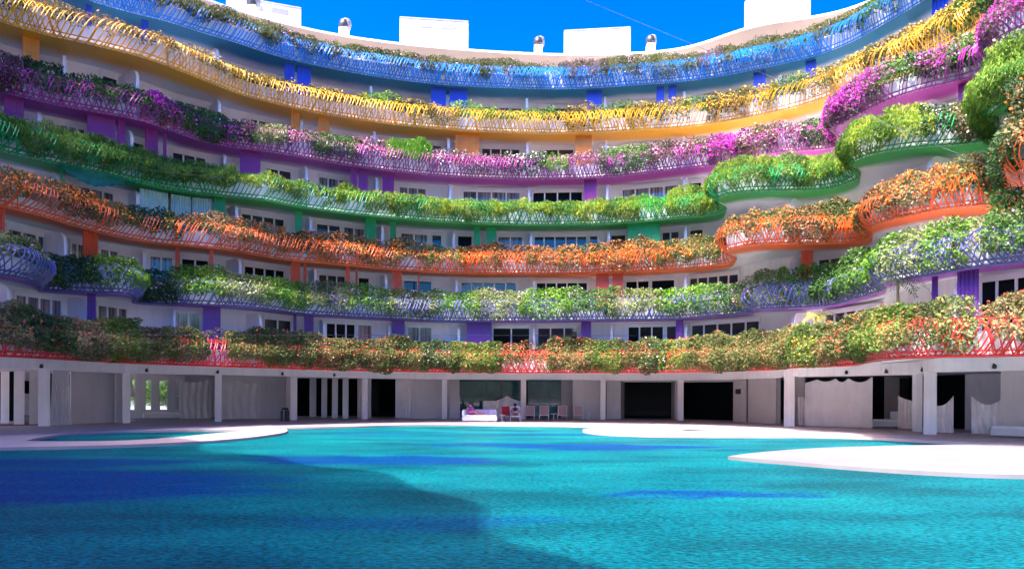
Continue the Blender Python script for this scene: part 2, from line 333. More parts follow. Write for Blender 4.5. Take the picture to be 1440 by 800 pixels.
for k, l in enumerate(LV):
    R = l['rim']; z = l['z']; n = len(R.P)
    inner_r = np.maximum(np.interp(R.thm, TH, WALL[k]), np.interp(R.thm, TH, WALL[k - 1]) if k else 0) + .5
    if k == 0: inner_r = inner_r + 9
    I = np.c_[inner_r * np.sin(R.thm), inner_r * np.cos(R.thm)]
    # slab: white edge and top
    mb = MB()
    cols = np.array([0, .06, .14, .25, .4, .6, 1.0])
    e = np.linalg.norm(I - R.P, axis=1)
    bot = np.concatenate([np.c_[R.P * (1 - t) + I * t, z + (.3 * min(1, max(0, t * 4 - .3)) if k == 0 else 0) + (.01 if k == 0 else .04) * np.minimum(e * t, 5)] for t in cols])
    zi = z + (.6 if k == 0 else .48)
    f = [(c * n + i, c * n + i + 1, (c + 1) * n + i + 1, (c + 1) * n + i) for c in range(len(cols) - 1) for i in range(n - 1)]
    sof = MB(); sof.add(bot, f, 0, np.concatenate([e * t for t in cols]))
    top = np.concatenate([np.c_[R.P, np.full(n, z + .0)], np.c_[R.P + R.N * .015, np.full(n, z + .16)], np.c_[R.P - R.N * .05, np.full(n, z + .26)], np.c_[I, np.full(n, zi)]])
    mb.add(top, [(c * n + i, c * n + i + 1, (c + 1) * n + i + 1, (c + 1) * n + i) for c in range(3) for i in range(n - 1)])
    bal = mb.build('balcony', M['white'], bld)
    bal['label'] = {'red': 'lowest balcony with coral red lattice', 'violet': 'balcony with blue violet lattice', 'orange': 'balcony with orange lattice', 'green': 'balcony with green lattice', 'magenta': 'balcony with magenta lattice', 'yellow': 'balcony with yellow lattice', 'blue': 'top balcony with bright blue lattice'}[l['n']]
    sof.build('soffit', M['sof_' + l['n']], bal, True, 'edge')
    # solid inner parapet with planter behind
    pp = MB(); sec = [(-.10, .26), (-.02, .30), (.04, .86), (-.06, .90), (-.12, .74), (-.72, .74), (-.72, .26)]
    fac = gsmooth(np.clip(-(R.N * R.P).sum(1) / R.r * 1.6 - .25, 0, 1), 3)[:, None]
    V = np.concatenate([np.c_[R.P + R.N * (o if o > -.2 else -.13 + (o + .13) * fac), np.full(n, z + h)] for o, h in sec])
    for c in range(len(sec) - 1):
        pp.f += [(c * n + i, c * n + i + 1, (c + 1) * n + i + 1, (c + 1) * n + i) for i in range(n - 1)]; pp.m += [1 if c == 4 else 0] * (n - 1)
    pp.v.append(V); pp.attr.append(np.zeros(len(V))); pp.n = len(V)
    pp.build('parapet', [M['parapet'], M['soil']], bal)
    # lattice of bent crossing bars and two rails
    lt = MB(); step = {'yellow': .21, 'orange': .20, 'red': .20, 'blue': .17}.get(l['n'], .22)
    starts = np.arange(.5, R.len - .5, step); q = np.linspace(0, 1, 9)
    zz = np.interp(q, np.linspace(0, 1, 9), PZ)
    kk = 4; ang = np.arange(kk) * 2 * PI / kk; rad = .029
    for dr, ph in ((1, 0), (-1, .5)):
        s0 = starts + ph * step + rng.normal(0, .05, len(starts))
        slant = dr * (.55 + .5 * fnoise(s0 * .12, s0 * 0, 11 + k)) * (1.0 if dr > 0 else .8)
        keep = np.ones(len(s0), bool) if dr > 0 else (fnoise(s0 * .15, s0 * 0 + 5, 21 + k) > .36)
        s0, slant = s0[keep], slant[keep]
        amp = .7 + .75 * fnoise(s0 * .22, s0 * 0, 31 + k)
        sq = np.clip(s0[:, None] + slant[:, None] * q[None, :] * 1.25, 0, R.len)
        P, Nn = R.at(sq); o = PO[None, :] * amp[:, None] + (.012 if dr > 0 else -.012)
        XY = P + Nn * o[..., None]
        C = np.concatenate([XY, np.broadcast_to(z + zz * (0.96 + .06 * rng.random(len(s0)))[:, None], sq.shape)[..., None]], -1)
        t = np.gradient(C, axis=1); t /= np.linalg.norm(t, axis=2, keepdims=True) + 1e-9
        nn = np.concatenate([Nn, np.zeros(sq.shape + (1,))], -1); a = np.cross(t, nn); a /= np.linalg.norm(a, axis=2, keepdims=True) + 1e-9; b = np.cross(t, a)
        V = (C[:, :, None, :] + rad * (np.cos(ang)[None, None, :, None] * a[:, :, None, :] + np.sin(ang)[None, None, :, None] * b[:, :, None, :])).reshape(len(s0), -1, 3)
        tf = [(i * kk + j, i * kk + (j + 1) % kk, (i + 1) * kk + (j + 1) % kk, (i + 1) * kk + j) for i in range(8) for j in range(kk)]
        for vi in V: lt.add(vi, tf)
    for o, h, r in ((.10, .03, .045), (.20, .20, .035)):
        lt.tube(np.c_[R.P + R.N * o, np.full(n, z + h)], r, 4)
    lt.build('lattice', M['lat_' + l['n']], bal, False)

# storey walls
for k in range(len(LV)):
    z0 = LV[k]['z'] + .26; z1 = LV[k + 1]['z'] if k + 1 < len(LV) else ROOFZ
    W = polar(WALL[k], TH); n = len(TH); mb = MB()
    B = polar(WALL[k] + .35, TH)
    V = np.concatenate([np.c_[W, np.full(n, z0 - .02)], np.c_[W, np.full(n, z1 + .24)], np.c_[B, np.full(n, z0 - .02)], np.c_[B, np.full(n, z1 + .24)]])
    mb.add(V, [(i, i + 1, n + i + 1, n + i) for i in range(n - 1)] + [(2 * n + i + 1, 2 * n + i, 3 * n + i, 3 * n + i + 1) for i in range(n - 1)])
    mb.build('facade_wall', M['wall'], bld, True)

# windows: storey -> picture ranges, panes
WIN = {
 0: [(18,86,4),(134,178,3),(247,283,2),(369,409,2),(457,500,3),(501,524,1),(571,608,2),(692,746,2),(755,813,3),(882,934,3),(936,953,1),(972,1070,5),(1160,1240,5),(1378,1460,3)],
 1: [(7,70,3),(96,117,2),(138,166,2),(209,244,2),(253,294,2),(341,400,4),(446,486,3),(502,520,1),(566,608,2),(647,727,5),(753,827,5),(879,914,2),(915,950,1),(968,1040,5),(1150,1185,2),(1345,1420,3)],
 2: [(90,160,4),(210,238,1),(337,400,4),(443,479,2),(481,513,2),(562,602,2),(606,622,1),(642,665,1),(699,736,2),(750,826,5),(828,842,1),(858,881,1),(930,956,2),(968,990,1),(1130,1180,2),(1315,1385,4)],
 3: [(82,120,3),(177,203,1),(240,290,3),(372,410,2),(446,490,3),(560,600,3),(650,732,4),(748,820,4),(874,954,4),(966,988,1),(1308,1345,2)],
 4: [(140,186,2),(242,290,3),(350,386,3),(483,511,2),(566,622,2),(676,732,4),(762,808,2),(872,958,3),(966,1030,3)],
 5: [(325,390,3),(445,510,3),(552,600,3),(680,735,3),(757,820,3),(862,922,3),(985,1050,3),(1113,1130,1),(1225,1265,2)],
}
CURT = {(1,96),(1,138),(1,209),(0,134),(2,90),(3,446),(3,874),(4,872),(2,1315)}
for k, L_ in WIN.items():
    zf = LV[k]['z'] + .30; zh = LV[k + 1]['z'] - .30
    if k in (4, 5): zh = LV[k + 1]['z'] - .30
    for x0, x1, npn in L_:
        zm = (zf + zh) / 2
        p = wall_pt(WALL[k], x0, zm); q = wall_pt(WALL[k], x1, zm)
        # bring the flat frame just proud of the curved wall
        d = (q - p) / np.linalg.norm(q - p); nn = np.array((-d[1], d[0]))
        mids = np.array([wall_pt(WALL[k], x0 + (x1 - x0) * t, zm) for t in np.linspace(0, 1, 9)])
        off = min(0, float(((mids - p) @ nn).min())) - .10
        p = p + nn * off; q = q + nn * off; w = np.linalg.norm(q - p); fr = MB(); gl = MB()
        def pt(t): return p + d * (w * t)
        fw = .09
        fr.obox(p, q, .09, zh, zh + .24, 0, -.015)                     # shutter box
        fr.obox(p, q, .09, zf, zf + .07)
        xs = np.linspace(0, w, npn + 1)
        for i, x in enumerate(xs):
            a = max(0, x - fw / 2) if 0 < i < npn else (x if i == 0 else x - fw)
            fr.obox(p + d * a, p + d * (a + fw), .085, zf + .07, zh, 0, .002 if i % 2 else -.012)
        gl.obox(p + d * fw * .4, q - d * fw * .4, .02, zf + .04, zh + .02, 0, .055)
        wobj = fr.build('window', M['frame'], bld)
        gl.build('pane', M['glass_curtain'] if (k, x0) in CURT else (M['glass_dark'] if random.random() < .22 else M['glass_curtain'] if random.random() < .3 else M['glass']), wobj)

# white partitions with a rounded front corner
FIN = {
 0: [12,123,245,367,456,548,645,751,860,964,1114,1343],
 1: [92,203,338,444,543,642,751,858,964,1108,1325],
 2: [82,194,333,437,538,638,747,856,964,1110,1305],
 3: [55,185,316,431,530,633,744,854,962,1104,1298],
 4: [90,193,308,424,527,631,742,852,961,1100],
 5: [190,306,416,522,629,741,851,962,1095,1274],
}
for k, L_ in FIN.items():
    z0 = LV[k]['z'] + .27; z1 = LV[k + 1]['z'] + .08
    for x in L_:
        th = th_px(x, (z0 + z1) / 2); rw = float(np.interp(th, TH, WALL[k])) + .1
        ra = min(float(np.interp(th, TH, np.maximum(LV[k]['rim'].Rmax, LV[k + 1]['rim'].Rmax))) + .75, rw - .9)
        e0 = np.array((math.sin(th), math.cos(th))); fp = e0 * ra
        tw = polar(WALL[k], np.array([th + .02]))[0] - polar(WALL[k], np.array([th - .02]))[0]; tw /= np.linalg.norm(tw); e = np.array((-tw[1], tw[0]))
        if e @ e0 < .55: e = e0 * .6 + e * .4; e /= np.linalg.norm(e)
        t = np.array((e[1], -e[0])) * .08; rw = (rw - ra) / (e @ e0) + .15; ra = 0.0
        prof = [(rw, z0), (ra, z0)] + [(ra + .55 * (1 - math.cos(a)), z1 - .75 + .55 * math.sin(a)) for a in np.linspace(0, PI / 2, 7)] + [(rw, z1 - .2)]
        mb = MB(); m = len(prof)
        V = [(*(fp + e * r - t), z) for r, z in prof] + [(*(fp + e * r + t), z) for r, z in prof]
        mb.add(V, [tuple(range(m)), tuple(range(2 * m - 1, m - 1, -1))] + [(i, i + m, (i + 1) % m + m, (i + 1) % m) for i in range(m)])
        mb.build('partition', M['white'], bld)

# coloured slatted shutters standing between floor and ceiling
SHUT = {
 5: [(120,128),(198,208),(400,414),(418,437),(606,627),(632,657),(825,846),(923,934),(940,951),(1059,1076),(1132,1147),(1309,1331)],
 4: [(31,55),(409,422),(447,463),(640,674),(809,832)],
 3: [(5,33),(122,162),(165,176),(204,222),(229,234),(337,366),(493,502),(504,517),(538,554),(821,839),(1346,1372)],
 2: [(84,88),(300,317),(415,425),(514,529),(549,557),(666,675),(684,698),(882,928)],
 1: [(-12,7),(117,138),(246,252),(294,300),(409,422),(427,431),(486,492),(500,503),(552,565),(588,590),(838,856),(861,876),(1126,1143)],
 0: [(122,134),(285,310),(413,417),(428,441),(552,569),(656,691),(817,831),(950,960),(1309,1317),(1345,1375)],
}
for k, L_ in SHUT.items():
    z0 = LV[k]['z'] + .27; z1 = LV[k + 1]['z'] + .03
    for x0, x1 in L_:
        zm = (z0 + z1) / 2
        Rf = np.maximum(LV[k]['rim'].Rmax, LV[k + 1]['rim'].Rmax) + .45
        p = wall_pt(Rf, x0, zm); q = wall_pt(Rf, x1, zm); w = np.linalg.norm(q - p); d = (q - p) / w; mb = MB()
        mb.obox(p, q, .025, z0, z1, 0, .03)
        ns = max(2, int(w / .14)); sw = w / ns
        for i in range(ns):
            a = i * sw + sw * .18; mb.obox(p + d * a, p + d * (a + sw * .64), .03, z0 + .02, z1 - .02)
        mb.obox(p, q, .05, z1 - .7, z1 - .64, 0, -.012)
        mb.build('shutter', M['scr_' + LV[k + 1]['n']], bld)

# pale green curtains behind the green balcony, left
for k, x0, x1 in ((2, 240, 268), (2, 270, 298), (2, 196, 236)):
    z0 = LV[k]['z'] + .3; z1 = LV[k + 1]['z'] - .05; Rf = np.maximum(LV[k]['rim'].Rmax, LV[k + 1]['rim'].Rmax) + .7
    mb = MB(); xs = np.linspace(x0, x1, 40)
    P = np.array([wall_pt(Rf, x, (z0 + z1) / 2, .05 * math.sin(i * 1.3)) for i, x in enumerate(xs)]); n = len(xs)
    mb.add(np.concatenate([np.c_[P, np.full(n, z0)], np.c_[P, np.full(n, z1)]]), [(i, i + 1, n + i + 1, n + i) for i in range(n - 1)])
    if 'paleg' not in M: M['paleg'] = surf('pale_green_voile', (.36, .58, .50), .8, .06, 2)
    o = mb.build('curtain', M['paleg'], None, True)
    tag(o, {240: 'left one of two pale green curtains drawn side by side under the green balcony', 270: 'right one of two pale green curtains drawn side by side under the green balcony', 196: 'pale green curtain nearest the far left white partition under the green balcony'}[x0], 'curtain', 'pale green balcony curtains')

# ------------------------------------------------------------------ roof
n = len(roof_rim.P); Rr = roof_rim
I = Rr.P * (1 + 14 / np.hypot(Rr.P[:, 0], Rr.P[:, 1]))[:, None]
J = Rr.P * (1 + 1.6 / np.hypot(Rr.P[:, 0], Rr.P[:, 1]))[:, None]; K = Rr.P * (1 + 1.9 / np.hypot(Rr.P[:, 0], Rr.P[:, 1]))[:, None]
mb = MB()
V = np.concatenate([np.c_[I, np.full(n, ROOFZ)], np.c_[Rr.P, np.full(n, ROOFZ)], np.c_[Rr.P, np.full(n, ROOFZ + .14)], np.c_[J, np.full(n, ROOFZ + .16)], np.c_[J, np.full(n, ROOFZ + .40)], np.c_[K, np.full(n, ROOFZ + .40)], np.c_[K, np.full(n, ROOFZ + .2)], np.c_[I, np.full(n, ROOFZ + .2)], np.c_[I, np.full(n, ROOFZ)]])
for c in range(8):
    mb.add(np.zeros((0, 3)), [(c * n + i, c * n + i + 1, (c + 1) * n + i + 1, (c + 1) * n + i) for i in range(n - 1)], 1 if c == 0 else 0)
mb.v.append(V); mb.attr.append(np.zeros(len(V))); mb.n = len(V)
roof = mb.build('roof', [M['white'], M['beige']], bld)
def roofbox(x0, x1, ytop, d, dep=4.0, ztop=None):
    p = np.array(at_depth(x0, d, ytop)); q = np.array(at_depth(x1, d, ytop)); rr = np.linalg.norm(p + q) / 2; p *= rr / np.linalg.norm(p); q *= rr / np.linalg.norm(q); zt = CAMH + level_uv((x0 + x1) / 2, ytop)[1] * d
    b = MB(); b.obox(p, q, dep, ROOFZ + .2, zt)
    b.obox(p, q, dep + .1, zt, zt + .08, 0, -.05)
    o = b.build('plant_room', M['roofbox'], roof, bevel=.03)
    dd = (q - p) / np.linalg.norm(q - p); w = np.linalg.norm(q - p); v = MB()
    for t in (.26, .60):
        v.obox(p + dd * w * t, p + dd * (w * t + w * .22), .04, zt - .62, zt - .28, 0, -.025)
    return o, v
for a in ((318, 424, 4, 50), (562, 659, 29, 52.5), (793, 887, 42.5, 53.5), (1047, 1140, -4, 49)):
    o, v = roofbox(*a)
    if 'louvre' not in M: M['louvre'] = surf('louvre_grey', (.20, .21, .22), .5, .05, 4)
    v.build('vent_louvre', M['louvre'], bld)
def roofvent(x, y, d):
    c = at_depth(x, d, y); zt = CAMH + level_uv(x, y)[1] * d
    b = MB(); b.box(c[0] - .3, c[0] + .3, c[1] - .3, c[1] + .3, ROOFZ + .2, zt - .75)
    o = b.build('roof_vent', M['white'], bld, bevel=.02)
    h = MB(); h.lathe((c[0], c[1], zt - .75), [(.2, 0), (.34, .08), (.36, .3), (.30, .55), (.16, .68), (.02, .72)], 14); h.build('cowl', M['darkmetal'], o, True)
    g = MB(); g.lathe((c[0] + .12, c[1] + .1, zt - .7), [(.3, 0), (.36, .3), (.3, .62), (.1, .72)], 12); g.build('cowl_casing', M['louvre'], o, True)
for a in ((484, 26, 49), (757, 51, 52), (915, 49, 52), (355, -6, 46)): roofvent(*a)
def antenna(x, y, yb, d, arms=2):
    c = at_depth(x, d, y); zt = CAMH + level_uv(x, y)[1] * d; zb = CAMH + level_uv(x, yb)[1] * d
    b = MB(); b.tube([(c[0], c[1], zb - 1.2), (c[0] + .03, c[1], zt)], .022, 5)
    for i in range(arms): b.tube([(c[0] - .35 + .1 * i, c[1], zt - .12 - .22 * i), (c[0] + .35 - .1 * i, c[1], zt - .1 - .22 * i)], .014, 4)
    b.build('antenna', M['steel'], bld)
for a in ((617, 62, 78, 49.5), (845, 72, 84, 50), (863, 78, 86, 50, 0), (1092, 32, 52, 45.5, 1), (728, 76, 86, 49.5, 0)): antenna(*a)
b = MB()     # bent white handrail at the roof step
for y0 in (0, .5):
    P0 = on_plane(1034, 44, ROOFZ + .1); c = at_depth(1046, 48.5, 31); b.tube([(P0[0] + y0, 47 + y0, ROOFZ + .2), (c[0] + y0 * .6, 48.5 + y0, ROOFZ + 1.3), (c[0] + 1 + y0 * .6, 48.6 + y0, ROOFZ + 1.35)], .045, 6)
b.build('handrail', M['white'], bld)
b = MB()     # rounded parapet post on the roof edge left
for x, y in ((409, 32), (1094, 36)):
    c = at_depth(x, 48.3, y); zt = CAMH + level_uv(x, y)[1] * 48.3; b.tube([(c[0], c[1], 22.3), (c[0], c[1], zt - .2), (c[0] + .05, c[1] + .1, zt)], [.14, .14, .05], 8)
b.build('terrace_post', M['white'], bld, True)

# ------------------------------------------------------------------ ground floor loggia
FP = [(-160, 32), (57, 37.0), (98, 38.4), (176, 41.6), (308, 44.9), (413, 48.2), (514, 50.8), (625, 52.6), (736, 53.2), (848, 53.0), (957, 51.8), (1030, 48.4), (1098, 43.6), (1122, 41.3), (1225, 38.4), (1290, 36.4), (1314, 32.8), (1440, 30.4), (1600, 26)]
FPP = [np.array(at_depth(x, d, 525)) for x, d in FP]
def fas(px, extra=0.0):
    d = float(np.interp(px, [a for a, _ in FP], [b for _, b in FP])); return np.array(at_depth(px, d + extra, 560))
FH = 2.95
beams = [(0, 2), (2, 4), (4, 5), (5, 8), (8, 9), (9, 12), (12, 13), (13, 15), (15, 16), (16, 18)]
for bi, (a, b_) in enumerate(beams):
    mb = MB(); z1 = 3.56; dz = (.03 if bi % 2 else 0)
    poly = FPP[a:b_ + 1]; outp = []
    back = [p * (1 + .45 / np.linalg.norm(p)) for p in poly]; fr = [p * (1 - (.03 if bi % 2 else 0) / np.linalg.norm(p)) for p in poly]
    mb.prism([tuple(p) for p in fr] + [tuple(p) for p in back[::-1]], FH - dz, z1); mb.build('fascia_beam', M['white'], bld)
mb = MB(); n = len(FPP)
A = np.array([p * (1 + .40 / np.linalg.norm(p)) for p in FPP]); B = np.array([p * (1 + 13.5 / np.linalg.norm(p)) for p in FPP])
mb.add(np.concatenate([np.c_[A, np.full(n, FH + .12)], np.c_[B, np.full(n, FH + .12)]]), [(i, i + 1, n + i + 1, n + i) for i in range(n - 1)])
mb.build('loggia_ceiling', M['greywall'], bld)
mb = MB(); B2 = np.array([p * (1 + 13.2 / np.linalg.norm(p)) for p in FPP])
segs = [i for i in range(n - 1) if not (FP[i][0] in (98, 176))]
mb.add(np.concatenate([np.c_[B2, np.zeros(n)], np.c_[B2, np.full(n, FH + .12)]]), [(i, i + 1, n + i + 1, n + i) for i in segs])
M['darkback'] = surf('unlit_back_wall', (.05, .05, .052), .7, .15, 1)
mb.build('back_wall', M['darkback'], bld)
def column(px, w, extra=0.0, depth=None, h=FH + .02):
    c = fas(px, extra) if depth is None else np.array(at_depth(px, depth, 560)); mb = MB()
    e = c / np.linalg.norm(c); t = np.array((e[1], -e[0])); poly = [c - t * w / 2, c + t * w / 2, c + t * w / 2 + e * w, c - t * w / 2 + e * w]
    mb.prism([tuple(p) for p in poly], 0, h); return mb.build('column', M['white'], bld, bevel=.015)
for px, w in ((62, .52), (178, .40), (307, .42), (413, .42), (513, .42), (625, .40), (736, .40), (848, .40), (957, .42)): column(px, w, .02)
column(27, .48, 2.5); column(1092, .5, 2.5); column(1110, .58, depth=42.0, h=3.40); column(1290, .46, .06); column(1308, .54, depth=33.6); column(7, .4, 5)
for px, ex, w in ((440, 6.5, .5), (456, 4.6, .42), (471, 3.2, .42), (486, 2.2, .42)): column(px, w, ex, h=FH + .11)
def panel(x0, x1, e0, e1=None, z0=0.0, z1=FH + .115, mat='greywall', name='loggia_wall', th=.12, parent=bld):
    p = fas(x0, e0); q = fas(x1, e0 if e1 is None else e1); mb = MB(); mb.obox(p, q, th, z0, z1)
    return mb.build(name, M[mat], parent)
# white and grey wall panels, doors and glazing from left to right
for a in ((100, 163, 1.8), (163, 172, 1.2), (312, 403, 3.6), (403, 418, 2.0), (503, 519, 2.6), (578, 621, 1.4), (629, 646, 1.9), (788, 806, 3.4), (805, 846, 1.6), (853, 873, 2.0),
          (949, 955, 2.2), (1031, 1049, 2.4), (1052, 1091, 2.0), (1242, 1264, 7.5), (1357, 1407, 7.5), (1407, 1500, 2.2), (42, 56, 2.4), (240, 312, 9.0), (1116, 1131, 5.0)): panel(*a)
panel(873, 878, 2.0, 4.5); panel(944, 949, 4.5, 2.2)
panel(868, 958, 2.7, z0=FH - .1, name='door_head'); panel(958, 1033, 2.7, z0=FH - .12, name='door_head')
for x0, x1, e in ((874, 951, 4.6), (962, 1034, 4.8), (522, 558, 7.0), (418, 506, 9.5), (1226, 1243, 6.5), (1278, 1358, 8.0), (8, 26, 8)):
    panel(x0, x1, e, mat='glass_dark', name='dark_opening', th=.05)  # near-black sheets: the shade inside the openings put into their colour
for x0, x1, e, npn in ((645, 704, 3.2, 3), (704, 732, 3.3, 2), (742, 789, 3.3, 3)):
    fr = MB(); p = fas(x0, e); q = fas(x1, e); d = (q - p) / np.linalg.norm(q - p); w = np.linalg.norm(q - p)
    for i in range(npn + 1): fr.obox(p + d * (w - .06) * i / npn, p + d * ((w - .06) * i / npn + .06), .07, 0, FH + .1)
    fr.obox(p, q, .06, 1.62, 1.70, 0, .004); fr.obox(p, q, .065, .0, .1, 0, .003); g = MB(); g.obox(p, q, .02, .02, FH + .1, 0, .03)
    M['frame_dark'] = M.get('frame_dark') or surf('bronze_frame', (.10, .10, .11), .4, .05, 3)
    o = fr.build('glass_front', M['frame_dark'], bld); g.build('pane', M['glass_teal'], o)
for x0, x1, e, h in ((632, 647, 1.4, 1.65), (809, 829, 1.2, 1.6)): panel(x0, x1, e, z1=h, name='low_screen_wall', th=.08)
panel(1034, 1041, 2.33, z0=1.95, z1=2.3, mat='darkmetal', name='wall_grille', th=.05)
panel(33, 43, 2.9, mat='white', z1=2.9, name='door'); panel(34.5, 41, 2.82, z0=1.7, z1=2.4, mat='glass_dark', name='door_pane', th=.05)
# garden windows at left: wall with three tall openings and glazed panes
M['clear'], nt, out = new_mat('clear_glass')
g1 = N(nt, 'ShaderNodeBsdfTransparent'); g1.inputs[0].default_value = (.9, .95, .93, 1); g2 = N(nt, 'ShaderNodeBsdfGlossy'); g2.inputs['Roughness'].default_value = .02
fz = N(nt, 'ShaderNodeFresnel'); fz.inputs[0].default_value = 1.45; mx = N(nt, 'ShaderNodeMixShader')
nt.links.new(fz.outputs[0], mx.inputs[0]); nt.links.new(g1.outputs[0], mx.inputs[1]); nt.links.new(g2.outputs[0], mx.inputs[2]); nt.links.new(mx.outputs[0], out.inputs[0])
ws = [(172, 181), (190, 204), (213, 223), (236, 246), (253, 260)]
for x0, x1 in ws: panel(x0, x1, 8.6, mat='wall')
for x0, x1 in ((204, 213), (223, 236), (246, 253), (181, 190)):
    panel(x0, x1, 8.62, z0=0, z1=.55, mat='wall'); panel(x0, x1, 8.62, z0=2.75, z1=FH + .11, mat='wall')
    fr = MB(); p = fas(x0, 8.7); q = fas(x1, 8.7); d = (q - p) / np.linalg.norm(q - p); w = np.linalg.norm(q - p)
    fr.obox(p, q, .05, .55, .60); fr.obox(p, q, .05, 2.7, 2.75); fr.obox(p, q, .05, 1.55, 1.6); fr.obox(p, p + d * .05, .04, .6, 2.7); fr.obox(q - d * .05, q, .04, .6, 2.7)
    o = fr.build('window', M['white'], bld); g = MB(); g.obox(p, q, .01, .56, 2.74, 0, .02); g.build('pane', M['clear'], o)

# small spot lamps on fascia and columns
def spot(px, z, ex=-.12):
    c = fas(px, ex); b = MB(); b.lathe((c[0], c[1], z), [(.05, 0), (.09, .03), (.09, .14), (.04, .2)], 8); b.tube([(c[0], c[1], z + .2), (c[0], c[1] + .12, z + .24)], .02, 5)
    b.build('spot_lamp', M['darkmetal'], bld, True)
for px in (58, 206, 306, 397, 470, 1190, 1297, 1398, 1246): spot(px, 3.02)

# ------------------------------------------------------------------ pool, deck, islands, ground, sky
def sheet(name, outer, holes, z, th, mat, smooth_outer=True):
    cu = bpy.data.curves.new(name, 'CURVE'); cu.dimensions = '2D'; cu.fill_mode = 'BOTH'; cu.extrude = th / 2
    for loop in [outer] + holes:
        sp = cu.splines.new('POLY'); sp.points.add(len(loop) - 1)
        for pnt, (x, y) in zip(sp.points, loop): pnt.co = (x, y, 0, 1)
        sp.use_cyclic_u = True
    o = bpy.data.objects.new(name, cu); COL.objects.link(o); bpy.context.view_layer.update()
    me = bpy.data.meshes.new_from_object(o.evaluated_get(bpy.context.evaluated_depsgraph_get())); me.name = name
    bpy.data.objects.remove(o); me.materials.clear(); me.materials.append(mat)
    o = bpy.data.objects.new(name, me); COL.objects.link(o); o.location = (0, 0, z - th / 2); o['kind'] = 'structure'
    return o
def G(pts, n=6): 
    P = [on_plane(x, y, 0.0) for x, y in pts]; return [tuple(p) for p in catmull(P, n)]
edge = [(-120, 634), (0, 629), (100, 627), (200, 624), (300, 619), (365, 613), (400, 607.5), (404, 604), (398, 601.5), (378, 600.2), (430, 600.2), (500, 599), (560, 597.3), (650, 596.3), (740, 597.4), (800, 598), (838, 599.3), (856, 599.8), (838, 601), (820, 603.5), (826, 606.5), (850, 609), (900, 611.2), (980, 612.4), (1080, 612.8), (1150, 613), (1200, 614), (1260, 617), (1350, 621.5), (1440, 624), (1560, 630)]
pe = G(edge)
pool = pe + [(23, 17), (20, 9), (13, 4.2), (4, 2.6), (-6, 2.8), (-11, 6), (-13.5, 13)]
inL = G([(36, 619.5), (60, 614), (100, 609), (160, 606), (240, 604.3), (330, 603.8), (347, 604.6), (330, 606.5), (290, 610), (240, 615), (170, 619), (100, 620), (60, 620)])
inR = G([(953, 604.6), (975, 603), (1010, 603.1), (1060, 604.4), (1120, 606), (1180, 607.3), (1130, 607.8), (1060, 607.2), (1000, 606), (965, 605.3)])
M['deck'] = surf('pale_deck_resin', (.33, .285, .285), .6, .12, .6, 0, .05, 6)
M['island'] = surf('white_deck_resin', (.165, .17, .18), .6, .16, .6, 0, .05, 6)
circ = [(95 * math.cos(a), 20 + 95 * math.sin(a)) for a in np.linspace(0, 2 * PI, 72, endpoint=False)]
sheet('pool_deck', circ, [pool, inL, inR], 0.0, 1.0, M['deck'])
isl = G([(1024, 641), (1050, 637.5), (1080, 634.3), (1150, 629.5), (1250, 626.3), (1350, 624.7), (1440, 624.0), (1560, 624)]) + G([(1600, 640), (1560, 668), (1440, 667), (1390, 666), (1300, 662), (1200, 655.5), (1110, 648.5), (1060, 644.6)])
sheet('pool_island', isl, [], 0.0, .6, M['island'])
M['joint'] = surf('joint_filler', (.22, .22, .23), .8, .1, 4)
for x0, y0, x1, y1 in ((1283, 626.5, 1322, 657), (1180, 629.5, 1150, 650)):
    a = on_plane(x0, y0, 0); b = on_plane(x1, y1, 0); jm = MB(); jm.obox(a, b, .025, -.01, .004); o = jm.build('pool_island_joint', M['joint']); o['kind'] = 'structure'
# white coping strip in lighter resin along the left tongue and the lit far edge
def strip(name, pts_a, pts_b, z, mat):
    A = catmull([on_plane(x, y, 0) for x, y in pts_a], 6); B = catmull([on_plane(x, y, 0) for x, y in pts_b], 6); m = min(len(A), len(B))
    A, _ = resample(A, 1e9); B, _ = resample(B, 1e9)
    A = catmull([on_plane(x, y, 0) for x, y in pts_a], 6); B = catmull([on_plane(x, y, 0) for x, y in pts_b], 6)
    n = 60
    def rs(P):
        d = np.r_[0, np.cumsum(np.linalg.norm(np.diff(P, axis=0), axis=1))]; s = np.linspace(0, d[-1], n); return np.c_[np.interp(s, d, P[:, 0]), np.interp(s, d, P[:, 1])]
    A, B = rs(A), rs(B); mb = MB()
    mb.add(np.concatenate([np.c_[A, np.full(n, z)], np.c_[B, np.full(n, z)]]), [(i, i + 1, n + i + 1, n + i) for i in range(n - 1)])
    o = mb.build(name, mat); o['kind'] = 'structure'; return o
WZ = -.10
